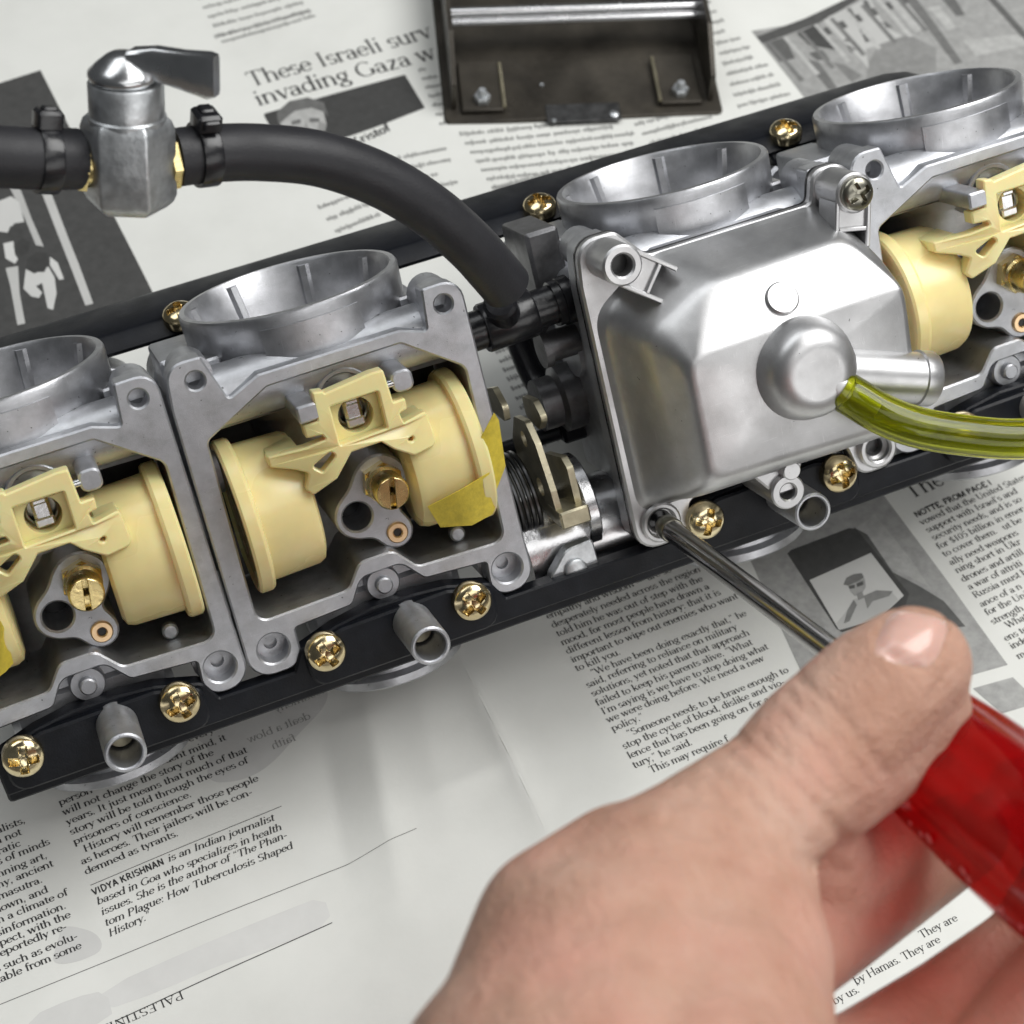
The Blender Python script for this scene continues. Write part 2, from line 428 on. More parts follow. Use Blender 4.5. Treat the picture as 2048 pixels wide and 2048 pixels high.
g('h', .52, Vs(.09, 0, .70, 'bl'), As(.25, .27, .15, .18, 0, 160), Vs(.40, 0, .28, 'b'))
g('i', .26, Vs(.13, 0, .45, 'bl'), Os(.13, .62))
g('j', .26, Vs(.13, -.08, .45, 'l'), As(.04, -.08, .09, .11, 240, 360), Os(.13, .62))
g('k', .5, Vs(.09, 0, .70, 'bl'), Ds(.12, .18, .38, .44, t_, 't'), Ds(.2, .26, .42, 0.01, T_, 'b'))
g('l', .26, Vs(.13, 0, .70, 'bl'))
g('m', .78, Vs(.09, 0, .45, 'bl'), As(.24, .27, .145, .175, 0, 160), Vs(.385, 0, .28, 'b'), As(.53, .27, .145, .175, 0, 160), Vs(.675, 0, .28, 'b'))
g('n', .52, Vs(.09, 0, .45, 'bl'), As(.25, .27, .15, .18, 0, 160), Vs(.40, 0, .28, 'b'))
g('o', .48, As(.24, .225, .19, .215, 0, 360))
g('p', .5, Vs(.09, -.2, .45, 'bl'), As(.26, .225, .18, .215, 0, 360))
g('q', .5, As(.23, .225, .18, .215, 0, 360), Vs(.40, -.2, .45, 'b'))
g('r', .36, Vs(.1, 0, .45, 'bl'), As(.24, .28, .13, .16, 50, 160), Os(.32, .38, .05))
g('s', .38, As(.185, .335, .125, .105, 25, 265), As(.195, .12, .135, .11, -155, 85))
g('t', .3, Vs(.13, .07, .58), As(.22, .09, .09, .085, 180, 310), Hs(.02, .28, .44))
g('u', .52, Vs(.1, .17, .45, 'l'), As(.25, .18, .15, .175, 180, 340), Vs(.40, 0, .45, 'lr'))
g('v', .45, Ds(.06, .45, .23, .01, T_, 't'), Ds(.23, .01, .39, .45, t_, 't'))
g('w', .68, Ds(.05, .45, .2, .01, T_, 't'), Ds(.2, .01, .33, .45, t_), Ds(.33, .45, .47, .01, T_, 't'), Ds(.47, .01, .62, .45, t_, 't'))
g('x', .46, Ds(.06, .45, .38, .01, T_, 'tb'), Ds(.06, .01, .38, .45, t_, 'tb'))
g('y', .45, Ds(.06, .45, .23, .01, T_, 't'), Ds(.11, -.2, .39, .45, t_, 't'), Os(.1, -.17, .045))
g('z', .42, Hs(.05, .36, .43, .04), Ds(.06, .02, .34, .43, T_), Hs(.05, .37, .02, .04))
g('A', .68, Ds(.08, 0, .33, .68, t_, 'b'), Ds(.33, .68, .6, 0, T_, 'b'), Hs(.17, .5, .24))
g('D', .7, Vs(.14, 0, .68, 'tb'), As(.3, .34, .32, .33, -90, 90), Hs(.14, .32, .665), Hs(.14, .32, .015))
g('E', .58, Vs(.14, 0, .68, 'tb'), Hs(.14, .5, .665), Hs(.14, .42, .35), Hs(.14, .52, .015), Vs(.5, .55, .68, '', .03), Vs(.52, 0, .14, '', .03))
g('F', .54, Vs(.14, 0, .68, 'tb'), Hs(.14, .5, .665), Hs(.14, .42, .35), Vs(.5, .55, .68, '', .03))
g('G', .7, As(.36, .34, .3, .33, 45, 340), Vs(.58, .05, .3, 't'))
g('H', .72, Vs(.14, 0, .68, 'tb'), Vs(.58, 0, .68, 'tb'), Hs(.14, .58, .35))
g('I', .34, Vs(.17, 0, .68, 'tb'))
g('K', .7, Vs(.14, 0, .68, 'tb'), Ds(.18, .28, .54, .67, t_, 't'), Ds(.28, .4, .6, .01, T_, 'b'))
g('L', .56, Vs(.14, 0, .68, 'tb'), Hs(.14, .5, .015), Vs(.5, 0, .16, '', .03))
g('M', .86, Vs(.12, 0, .68, 'tb', t_), Ds(.14, .68, .42, .02, T_), Ds(.42, .02, .7, .68, t_), Vs(.73, 0, .68, 'tb'))
g('N', .72, Vs(.13, 0, .68, 'tb', t_), Ds(.14, .68, .58, .02, T_), Vs(.59, 0, .68, 't', t_))
g('O', .72, As(.36, .34, .3, .33, 0, 360))
g('P', .58, Vs(.14, 0, .68, 'tb'), As(.3, .5, .2, .17, -90, 90), Hs(.14, .3, .665), Hs(.14, .3, .335))
g('R', .66, Vs(.14, 0, .68, 'tb'), As(.3, .51, .19, .16, -90, 90), Hs(.14, .3, .665), Hs(.14, .3, .355), Ds(.32, .35, .58, .01, T_, 'b'))
g('S', .54, As(.27, .51, .18, .155, 25, 265), As(.28, .185, .2, .17, -155, 90))
g('T', .62, Vs(.31, 0, .68, 'b'), Hs(.05, .57, .66), Vs(.06, .54, .68, '', .03), Vs(.56, .54, .68, '', .03))
g('U', .7, Vs(.14, .22, .68, 't'), As(.35, .23, .21, .23, 180, 360), Vs(.56, .22, .68, 't', t_))
g('V', .66, Ds(.07, .68, .34, .01, T_, 't'), Ds(.34, .01, .6, .68, t_, 't'))
g('W', .92, Ds(.06, .68, .28, .01, T_, 't'), Ds(.28, .01, .46, .62, t_), Ds(.44, .68, .66, .01, T_, 't'), Ds(.66, .01, .86, .68, t_, 't'))
g('Y', .64, Ds(.06, .68, .32, .32, T_, 't'), Ds(.32, .32, .58, .68, t_, 't'), Vs(.32, 0, .34, 'b'))
g('0', .48, As(.24, .33, .17, .32, 0, 360))
g('1', .4, Vs(.2, 0, .66, 'bl'))
g('5', .46, Hs(.12, .38, .63, .05), Vs(.12, .36, .65, '', t_), As(.21, .21, .17, .2, -130, 130))
g('$', .48, As(.24, .47, .16, .14, 25, 270), As(.24, .19, .17, .15, -160, 90), Vs(.24, -.06, .72, '', t_))
g('.', .22, Os(.1, .045)); g(',', .22, Os(.1, .045), Ds(.12, .03, .06, -.12, t_)); g(':', .24, Os(.11, .05), Os(.11, .38))
g('-', .32, Hs(.04, .27, .21, .055)); g('—', .9, Hs(.04, .85, .22, .04)); g("'", .2, Os(.1, .65, .045), Ds(.11, .65, .05, .52, t_))
g('“', .38, Os(.11, .57, .045), Ds(.1, .57, .15, .7, t_), Os(.25, .57, .045), Ds(.24, .57, .29, .7, t_))
g('”', .38, Os(.11, .65, .045), Ds(.12, .65, .07, .52, t_), Os(.25, .65, .045), Ds(.26, .65, .21, .52, t_))
g(' ', .25)
def glyph_quads(ch, sans=False, heavy=1.0):
    adv, st = GL.get(ch, (.45, ())); q = []
    def line(x0, y0, x1, y1, w):
        d = Vector((x1 - x0, y1 - y0)); n = Vector((-d.y, d.x)).normalized() * (w / 2)
        q.append([(x0 + n.x, y0 + n.y), (x1 + n.x, y1 + n.y), (x1 - n.x, y1 - n.y), (x0 - n.x, y0 - n.y)])
    K = lambda w: (0.15 if sans else w * heavy)
    SW = 0.085
    for s in st:
        if s[0] == 'V':
            _, x, y0, y1, e, w = s; w = K(w); line(x, y0, x, y1, w)
            if not sans:
                if 'b' in e: line(x - SW, y0 + .015, x + SW, y0 + .015, .032)
                if 't' in e: line(x - SW, y1 - .015, x + SW, y1 - .015, .032)
                if 'l' in e: q.append([(x - .1, y1 - .055), (x, y1), (x, y1 - .07), (x - .1, y1 - .085)])
                if 'r' in e: line(x, y0 + .015, x + .1, y0 + .015, .032)
        elif s[0] == 'H': line(s[1], s[3], s[2], s[3], max(K(s[4]) if sans else s[4] * heavy, .03))
        elif s[0] == 'D':
            _, x0, y0, x1, y1, w, e = s; line(x0, y0, x1, y1, K(w))
            if not sans:
                hi, lo = ((x0, y0), (x1, y1)) if y0 > y1 else ((x1, y1), (x0, y0))
                if 't' in e: line(hi[0] - SW, hi[1] - .015, hi[0] + SW, hi[1] - .015, .032)
                if 'b' in e: line(lo[0] - SW, lo[1] + .015, lo[0] + SW, lo[1] + .015, .032)
        elif s[0] == 'A':
            _, cx, cy, rx, ry, a0, a1 = s; n = max(4, int(abs(a1 - a0) / 30)); P = []
            for k in range(n + 1):
                a = radians(a0 + (a1 - a0) * k / n); w = K(t_ + (T_ - t_) * abs(cos(a)) ** 1.3) / 2
                P.append(((cx + (rx + w) * cos(a) - w * .0, cy + (ry + w * .6) * sin(a)), (cx + (rx - w) * cos(a), cy + (ry - w) * sin(a))))
            for (o0, i0), (o1, i1) in zip(P, P[1:]): q.append([o0, o1, i1, i0])
        elif s[0] == 'O':
            _, x, y, r = s; r *= heavy ** .5
            q.append([(x + r * cos(k * pi / 3), y + r * sin(k * pi / 3)) for k in range(6)])
    return adv, q
def text_w(s, sans=False): return sum(glyph_quads(c, sans)[0] for c in s)
class Ink:
    """collects printed lines, then builds them as one flat print"""
    def __init__(self): self.F = []
    def line(self, s, p, size, hs=1.0, anchor='l', ang=PSI, sans=False, it=False, heavy=1.0, mirror=False):
        u = Vector((cos(ang), sin(ang))); v = Vector((-sin(ang), cos(ang)))
        if mirror: u = -u
        x = 0.0
        if anchor == 'r': x = -sum(glyph_quads(c, sans)[0] for c in s)
        for c in s:
            adv, q = glyph_quads(c, sans, heavy)
            for poly in q:
                self.F.append([p + u * ((x + a + (b * .22 if it else 0)) * size * hs) + v * (b * size) for a, b in poly])
            x += adv
    def fit(self, s, pl, pr, size, **k):
        d = pr - pl; self.line(s, pl, size, hs=d.length / (text_w(s, k.get('sans', False)) * size), ang=atan2(d.y, d.x), **k)
    def greek(self, pl, pr, size, rnd, full=True):
        """a line too small and soft to read: rows of word-length ticks"""
        d = pr - pl; Lw = d.length; u = d / Lw; v = Vector((-u.y, u.x)); x = 0
        while x < Lw - size * .6:
            wl = min(rnd.uniform(.8, 3.4) * size, Lw - x); k = x
            while k < x + wl:
                h = size * rnd.choice((.46, .46, .46, .62, .66)); b = -size * rnd.choice((0, 0, 0, 0, .16)); w = size * rnd.uniform(.14, .26)
                self.F.append([pl + u * k + v * b, pl + u * (k + w) + v * b, pl + u * (k + w) + v * h, pl + u * k + v * h])
                self.F.append([pl + u * k + v * size * .16, pl + u * (k + w * 1.9) + v * size * .16, pl + u * (k + w * 1.9) + v * size * .29, pl + u * k + v * size * .29])
                k += w * 1.75
            x += wl + size * .34
    def rule(self, pl, pr, w):
        d = (pr - pl).normalized(); n = Vector((-d.y, d.x)) * w / 2; k = max(1, int((pr - pl).length / 1.5))
        for i in range(k):
            a, b = pl.lerp(pr, i / k), pl.lerp(pr, (i + 1) / k); self.F.append([a - n, b - n, b + n, a + n])
    def build(self, name, sheet_o, material=None, lift=0.10):
        vs, fs = [], []
        lay = LAY[sheet_o] + lift
        for P in self.F:
            b = len(vs)
            ar = sum(P[i - 1].x * P[i].y - P[i].x * P[i - 1].y for i in range(len(P)))
            Q = P if ar > 0 else P[::-1]
            for p in Q: vs.append((p.x * S, p.y * S, (paper_h(p.x, p.y) + lay) * S))
            fs.append(tuple(range(b, b + len(Q))))
        me = bpy.data.meshes.new(name); me.from_pydata(vs, [], fs); me.materials.append(material or M_INK)
        o = bpy.data.objects.new(name, me); COL.objects.link(o); o.parent = sheet_o; o['kind'] = 'stuff'
        return o
def zp(ox, oy, s):                          # a point read off an enlarged crop of the photograph
    return lambda x, y: L2(ox + x * s, oy + y * s)
Z7 = 700 / 1932
# lower-left article
q = zp(0, 1348, Z7); ink = Ink()
sp = ((q(480, 1125) - q(358, 800)).length / 6); sz = sp * 0.98
first, step = q(358, 800), (q(480, 1125) - q(358, 800)) / 6
ref = 'History will remember those people'
aL = q(1455, 590) - q(497, 985); ANG = atan2(aL.y, aL.x); HS = aL.length / (text_w(ref) * sz)
rows = ['will not change the story of the', 'years. It just means that much of that', 'story will be told through the eyes of',
        'prisoners of conscience.', '  ' + ref, 'as heroes. Their jailers will be con-', 'demned as tyrants.']
for i, s in enumerate(rows): ink.line(s, first + step * i, sz, HS, ang=ANG, heavy=1.35)
ink.line('person', first - step, sz, HS, ang=ANG, heavy=1.35)
ink.line('dent mind, it', q(920, 515), sz, HS, ang=ANG, heavy=1.35)
ink.line('every', q(1050, 395), sz, HS, ang=ANG, heavy=1.35)
ink.rule(q(505, 1183), q(1556, 745), 0.16)
ink.fit('VIDYA KRISHNAN', q(520, 1240), q(915, 1068), sz * .92, sans=True)
ink.fit('is an Indian journalist', q(935, 1058), q(1520, 822), sz, it=True, heavy=1.3)
for s, a, b in (('based in Goa who specializes in health', (545, 1292), (1560, 872)), ('issues. She is the author of “The Phan-', (567, 1350), (1590, 915)),
                ('tom Plague: How Tuberculosis Shaped', (588, 1410), (1620, 975)), ('History.”', (610, 1468), (838, 1365))):
    ink.fit(s, q(*a), q(*b), sz, it=True, heavy=1.3)
rt = ['alists,', 'a not', 'ratic', 's of minds', 'nning art,', 'phy, ancient', 'masutra.', 'down, and', 'in a climate of', 'sinformation.', 'spect, with the', 'reportedly re-', 's such as evolu-', 'table from some']
re_ = [(150, 838), (130, 903), (125, 965), (285, 955), (270, 1030), (305, 1075), (245, 1165), (275, 1220), (385, 1235), (375, 1308), (400, 1358), (380, 1423), (440, 1475), (460, 1528)]
for s, e in zip(rt, re_): ink.line(s, q(*e), sz, HS, anchor='r', ang=ANG, heavy=1.35)
ink.rule(q(-20, 1852), q(1932, 1055), 0.14); ink.rule(q(640, 1930), q(1835, 1385), 0.22)
ink.rule(L2(700, 1730), L2(833, 1666), 0.12)
pz = zp(0, 1680, Z7); pa = pz(1008, 850); pb = pz(640, 1008); d = pb - pa
ink.line('PALESTINIAN', pa, sz * 1.02, 1.25, ang=atan2(d.y, d.x))
ink.build('article_text', sh_left)
ink = Ink()                                 # the other side showing through the oil-wet paper
for s, a in (('testimony', (1800, 120)), ('dealt a blow', (1720, 260)), ('faith', (1640, 380))):
    ink.line(s, q(*a), sz * 1.15, 1.1, ang=ANG, mirror=True, heavy=1.1)
ink.build('show_through_text', sh_left, M_INK2, 0.07)
printed('oil_stain', [[(372, 1475), (395, 1430), (520, 1385), (650, 1368), (660, 1410), (600, 1470), (540, 1540), (480, 1570), (410, 1572), (425, 1500)]], tone(0.57), sh_left, 0.04)
printed('oil_stain', [[(125, 1860), (150, 1858), (198, 1872), (210, 1905), (170, 1925), (130, 1935), (105, 1930), (118, 1890)]], tone(0.59), sh_left, 0.04)
# show-through of the printed band near the foot of the page
printed('faint_band', [[(200, 1985), (430, 1885), (560, 1830), (648, 1795), (665, 1850), (560, 1895), (430, 1940), (330, 1985), (200, 2030)]], tone(0.645), sh_left, 0.03)
printed('faint_band', [[(60, 2040), (150, 2000), (215, 1985), (230, 2048), (60, 2090)]], tone(0.62), sh_left, 0.035)
# middle column
q = zp(1060, 1160, 560 / 1932); ink = Ink()
rows = [('empathy and wisdom — are so', 120, 303), ('desperately needed across the region', 155, 365), ('told him he was out of step with the', 190, 425), ('mood, for most people have drawn a', 222, 485),
        ('different lesson from history: that it is', 255, 545), ('important to wipe out enemies who want', 290, 605), ('to kill you.', 320, 665), ("“We have been doing exactly that,” he", 427, 697),
        ('said, referring to reliance on military', 395, 780), ('solutions, yet noted that that approach', 430, 840), ('failed to keep his parents alive. “What', 460, 905), ("I'm saying is we have to stop doing what", 500, 965),
        ('we were doing before. We need a new', 535, 1022), ('policy.”', 570, 1082), ('“Someone needs to be brave enough to', 676, 1118), ('stop the cycle of blood, dislike and vio-', 645, 1205),
        ('lence that has been going on for a cen-', 680, 1270), ('tury,” he said.', 715, 1335), ('This may require f', 830, 1368)]
d = q(1435, 150) - q(290, 605); ANG2 = atan2(d.y, d.x)
sz2 = (q(715, 1335) - q(255, 545)).length / 13 * 1.02; HS2 = d.length / (text_w(rows[5][0]) * sz2)
for s, x, y in rows: ink.line(s, q(x, y), sz2, HS2, ang=ANG2, heavy=1.22)
# right column
q = zp(1740, 940, 308 / 1294)
d = q(1015, 150) - q(380, 435); ANG3 = atan2(d.y, d.x)
sz3 = (q(1020, 1335) - q(425, 500)).length / 12 * 1.0
ink.fit('NOTTE, FROM PAGE 1', q(380, 435), q(1020, 148), sz3 * .9, sans=True)
rows = [('vowed that the United States', 425, 500), ("support with Israel's and", 475, 565), ('security needs, and is so', 525, 630), ('for $105 billion in emer-', 565, 705), ('to cover them. But be', 615, 770), ('ally need weapons', 670, 840),
        ('ning short in Ukr', 720, 905), ('drones and artill', 770, 980), ('a war of attriti', 825, 1045), ('Russia must be', 870, 1115), ('ance of a n', 925, 1190), ('for the Uni', 970, 1260), ('strength', 1020, 1335),
        ('What', 1145, 1365), ('ens to', 1130, 1475), ('inde', 1180, 1540), ('mo', 1235, 1625)]
for s, x, y in rows: ink.line(s, q(x, y), sz3, HS2 * 1.02, ang=ANG3, heavy=1.22)
ink.line('The', q(330, 282), sz3 * 2.5, 1.05, ang=ANG3, heavy=1.0)
q = zp(1348, 1348, Z7)
d = q(1555, 1345) - q(1190, 1530)
ink.line('by Hamas. They are', q(1465, 1500), sz2, HS2, anchor='r', ang=atan2(d.y, d.x)); ink.line('and by us.”', q(1040, 1768), sz2, HS2, anchor='r', ang=atan2(d.y, d.x))
ink.line('They are', q(1560, 1380), sz2, HS2, anchor='r', ang=atan2(d.y, d.x))
ink.build('article_text', sh_right)
# upper page
ink = Ink(); a, b = L2(503, 184), L2(868, 86)
hsz = (L2(503, 184) - L2(491, 152)).length / .68 * .92
ink.fit('These Israeli surv', a, b, hsz, heavy=1.1)
a2, b2 = L2(517, 223), L2(876, 128)
ink.fit('invading Gaza w', a2, b2, hsz, heavy=1.1)
ink.fit('Nicholas Kristof', L2(600, 347), L2(784, 271), hsz * .46, sans=True)
ink.build('headline_text', sh_up)
ink = Ink(); rnd = random.Random(4)
def gblock(p0, p1, e0, n, size, short=()):
    """n soft lines from the left edge p0..p1; e0 = right end of the first line"""
    a0, a1 = L2(*p0), L2(*p1); d = L2(*e0) - a0
    for i in range(n):
        s = a0.lerp(a1, i / max(1, n - 1)); k = short[i] if i < len(short) else rnd.uniform(.9, 1)
        ink.greek(s, s + d * k, size, rnd)
gblock((398, 8), (440, 82), (590, -42), 5, 3.0); gblock((432, 85), (446, 95), (622, 32), 2, 3.0)
gblock((735, 342), (850, 512), (893, 310), 9, 3.0, (1, .95, .7, .9, .6, .95, .9, .95, .9))
gblock((640, 430), (690, 500), (730, 395), 4, 3.0)
gblock((838, 155), (880, 262), (868, 150), 7, 3.0)
gblock((920, 282), (985, 388), (1245, 245), 7, 3.0)
gblock((985, 388), (1010, 425), (1150, 345), 2, 3.0)
gblock((1270, 262), (1300, 300), (1420, 225), 3, 3.0)
gblock((1405, 20), (1475, 225), (1440, 12), 11, 3.0, (.7, .6, .8, 1, 1.3, 1.6, 1.8, 2.2, 2.4, 2.6, 2.8))
gblock((985, 700), (1075, 905), (1110, 655), 12, 3.0)
ink.build('column_text', sh_up, M_INK2)
# printed pictures of the upper page
P = lambda tn, polys, lift, nm='printed_picture', sh=sh_up: printed(nm, polys, tone(tn), sh, LAY[sh] + lift)
def zq(ox, oy, s, pts): return [(ox + x * s, oy + y * s) for x, y in pts]
P(.055, [[(-240, 270), (0, 176), (83, 150), (200, 382), (330, 640), (120, 760), (-160, 900)]], .05, 'printed_drawing')
c3 = 300 / 1932
for v, poly in ((.52, [(520, 20), (640, 15), (900, 700), (1020, 1000), (1215, 1530), (1115, 1555), (940, 1100), (760, 640)]), (.46, [(100, -50), (250, -20), (420, 430), (580, 800), (480, 780), (330, 420)]),
                (.50, [(90, 1075), (250, 1050), (270, 1400), (340, 1780), (240, 1800), (150, 1300)]), (.58, [(-60, 240), (160, 150), (260, 220), (330, 480), (200, 500), (130, 620), (-60, 600)]),
                (.62, [(60, 760), (190, 730), (210, 900), (250, 960), (210, 1020), (90, 950)]), (.60, [(660, 930), (760, 1010), (840, 1220), (780, 1230), (660, 1040)]),
                (.58, [(350, 1090), (460, 1150), (640, 1060), (720, 1200), (745, 1400), (700, 1610), (630, 1590), (560, 1270), (480, 1310), (560, 1390), (520, 1460), (420, 1440), (320, 1340)])):
    P(v, [zq(0, 380, c3, poly)], .08, 'printed_drawing')
for v, poly in ((.05, [(150, 540), (280, 510), (300, 680), (200, 700), (110, 640)]), (.04, [(190, 800), (300, 690), (410, 740), (380, 880), (280, 920)]), (.04, [(370, 960), (480, 870), (620, 880), (645, 1010), (590, 1130), (440, 1130), (350, 1060)])):
    P(v, [zq(0, 380, c3, poly)], .11, 'printed_drawing')
P(.045, [[(527, 239), (670, 199), (810, 161), (850, 228), (760, 262), (665, 295), (556, 292)]], .05, 'printed_portrait')
T0 = lambda pts: zq(0, 0, Z7, pts)
for v, poly, l in ((.40, [(1545, 700), (1585, 640), (1640, 615), (1720, 605), (1785, 640), (1805, 720), (1790, 790), (1750, 840), (1690, 850), (1620, 830), (1570, 780)], .08), (.13, [(1540, 720), (1530, 650), (1600, 590), (1700, 570), (1790, 600), (1815, 680), (1790, 650), (1720, 628), (1630, 645), (1575, 690)], .10),
                   (.14, [(1610, 705), (1660, 690), (1665, 712), (1615, 725)], .11), (.14, [(1710, 685), (1765, 685), (1765, 706), (1712, 708)], .11), (.27, [(1690, 700), (1712, 770), (1680, 775)], .11), (.17, [(1655, 800), (1730, 790), (1725, 808), (1665, 815)], .11),
                   (.25, [(1760, 700), (1805, 720), (1790, 790), (1750, 840), (1755, 770)], .10), (.55, [(1540, 800), (1610, 830), (1700, 850), (1760, 835), (1840, 790), (1880, 800), (1600, 890), (1540, 850)], .075)):
    P(v, [T0(poly)], l, 'printed_portrait')
c4 = 648 / 1932
bq = lambda pts: zq(1400, 0, c4, pts)
P(.30, [bq([(300, 215), (560, 175), (1000, -10), (2300, -300), (2600, 500), (1500, 800), (640, 640)])], .05, 'printed_street_photo')
for v, poly in ((.07, [(330, 250), (620, 140), (900, 10), (1010, -10), (700, 170), (370, 290)]), (.05, [(570, 230), (700, 170), (770, 290), (800, 330), (640, 300)]), (.10, [(640, 350), (720, 330), (770, 390), (690, 390)]),
                (.10, [(380, 290), (500, 250), (560, 380), (470, 400)]), (.45, [(720, 150), (1000, 20), (1100, 200), (1200, 250), (980, 330), (1000, 440)]), (.12, [(850, 90), (890, 80), (930, 150), (900, 150)]), (.12, [(960, 40), (990, 35), (1015, 90), (990, 100)]),
                (.12, [(940, 210), (970, 200), (1010, 280), (980, 290)]), (.14, [(850, 270), (880, 260), (920, 330), (890, 350)]), (.10, [(1050, 180), (1100, 165), (1140, 200), (1080, 200)]), (.12, [(790, 150), (810, 145), (830, 190), (815, 195)]),
                (.14, [(1180, -20), (1250, -20), (1560, 400), (1510, 410)]), (.40, [(1070, -10), (1180, 0), (1340, 190), (1280, 230)]), (.12, [(1430, 20), (1500, 0), (1570, 120), (1520, 130)]), (.40, [(1350, 80), (1420, 70), (1520, 200), (1470, 210)]),
                (.22, [(1000, 400), (1060, 300), (1240, 240), (1400, 320), (1400, 520), (980, 520)]), (.10, [(1680, 0), (1720, -10), (1960, 250), (1930, 270)]), (.14, [(600, 380), (700, 400), (820, 560), (760, 560)]), (.18, [(780, 400), (860, 420), (960, 480), (900, 520)]),
                (.38, [(1560, 270), (1900, 230), (1950, 290), (1640, 360)])):
    P(v, [bq(poly)], .08, 'printed_street_photo')
for k in range(9):                          # the columns and dark openings of the facade
    x_, y_ = 395 + k * 92, 292 - k * 37
    P(.42 if k % 2 else .16, [bq([(x_, y_), (x_ + 22, y_ - 8), (x_ + 222, y_ + 215), (x_ + 196, y_ + 225)])], .10, 'printed_street_photo')
    if k > 2: P(.09, [bq([(x_ + 52, y_ + 24), (x_ + 82, y_ + 12), (x_ + 112, y_ + 52), (x_ + 84, y_ + 62)])], .11, 'printed_street_photo')
# the grey picture on the right page: a framed portrait lying on cloth
gq = lambda pts: zq(1348, 674, Z7, pts)
P(.34, [gq([(330, 1060), (1140, 880), (1500, 1370), (1832, 1832), (1605, 1895), (900, 2050), (700, 1880)])], .05, 'printed_photo', sh_right)
for v, poly, l in ((.10, [(985, 1070), (1060, 1110), (1200, 1320), (1350, 1400), (1480, 1480), (1600, 1620), (1400, 1640), (1100, 1500)], .075), (.06, [(620, 1215), (640, 1195), (960, 1075), (1000, 1080), (1290, 1440), (1250, 1560), (920, 1650), (890, 1630)], .09),
                   (.58, [(742, 1362), (1080, 1213), (1260, 1450), (1120, 1580), (905, 1638)], .11),
                   (.46, [(940, 1540), (985, 1470), (1040, 1450), (1110, 1420), (1190, 1425), (1230, 1470), (1120, 1580), (905, 1638), (890, 1600)], .125), (.20, [(985, 1470), (1003, 1500), (962, 1590), (930, 1602), (950, 1530)], .135), (.22, [(1040, 1450), (1110, 1420), (1200, 1425), (1180, 1452), (1090, 1480), (1060, 1522)], .135),
                   (.36, [(955, 1392), (1000, 1372), (1045, 1352), (1052, 1400), (1030, 1440), (990, 1452), (965, 1425)], .14), (.17, [(928, 1388), (945, 1350), (985, 1330), (1030, 1325), (1042, 1350), (1000, 1374), (955, 1394)], .15), (.10, [(955, 1396), (990, 1388), (992, 1408), (962, 1412)], .15), (.10, [(1000, 1381), (1036, 1370), (1038, 1390), (1004, 1402)], .15), (.24, [(1000, 1440), (1030, 1425), (1045, 1460), (1010, 1475)], .145), (.40, [(900, 1150), (1100, 1000), (1300, 1250), (1400, 1400), (1280, 1340)], .065)):
    P(v, [gq(poly)], l, 'printed_photo', sh_right)
P(.36, [gq([(1640, 1960), (1860, 1900), (2000, 2040), (1800, 2100)])], .05, 'printed_photo', sh_right)
# ------------------------------------------------------------------ the carburettor rack
RM = A3.to_4x4(); RM.translation = Vector((0, 0, TABLE_Z * S))
rack = empty('carburetor_rack', RM)
tag(rack, 'row of four aluminium carburetors joined by black rails, three with their float chambers open', 'carburetors')
OFF = (-75.15, 0.0, 102.13, 177.28)
OUT = rpoly([(36, -35, 1), (36, 24, 1), (36, 34.6, 5.2), (26.2, 34.4, .8), (25.2, 24.3, .9), (18.7, 26.5, 1.2), (-16.6, 26.5, 1.2), (-24.6, 23, .9), (-28.2, 34.6, .8), (-36.8, 34.8, 5.2), (-38, 24, 2),
             (-38.6, -35, 1), (-38.8, -47, 5.8), (-25.4, -46.8, 4.5), (-25.2, -37, .8), (-10, -36.2, 2.5), (-6.3, -30.2, 3.4), (4.2, -30.0, 3.4), (9, -35.8, 2.5), (25, -37, .8), (24.3, -46.8, 4.5), (36.2, -47, 5.8)])
CHAM = rpoly([(-33.4, -32.6, 3), (-10, -32, 3), (-5.6, -26, 3.4), (3.2, -26, 3.4), (8.2, -32, 3), (31, -32.9, 3), (32, 13, 3), (18.2, 23.3, 1.5), (-15.2, 23, 1.5), (-32.2, 14.6, 2)])
HOLES = [circ(30.66, 29.46, 2.2), circ(-30.8, 29.46, 2.2), circ(29.9, -40.3, 3.9), circ(-31.66, -40.3, 3.9)]
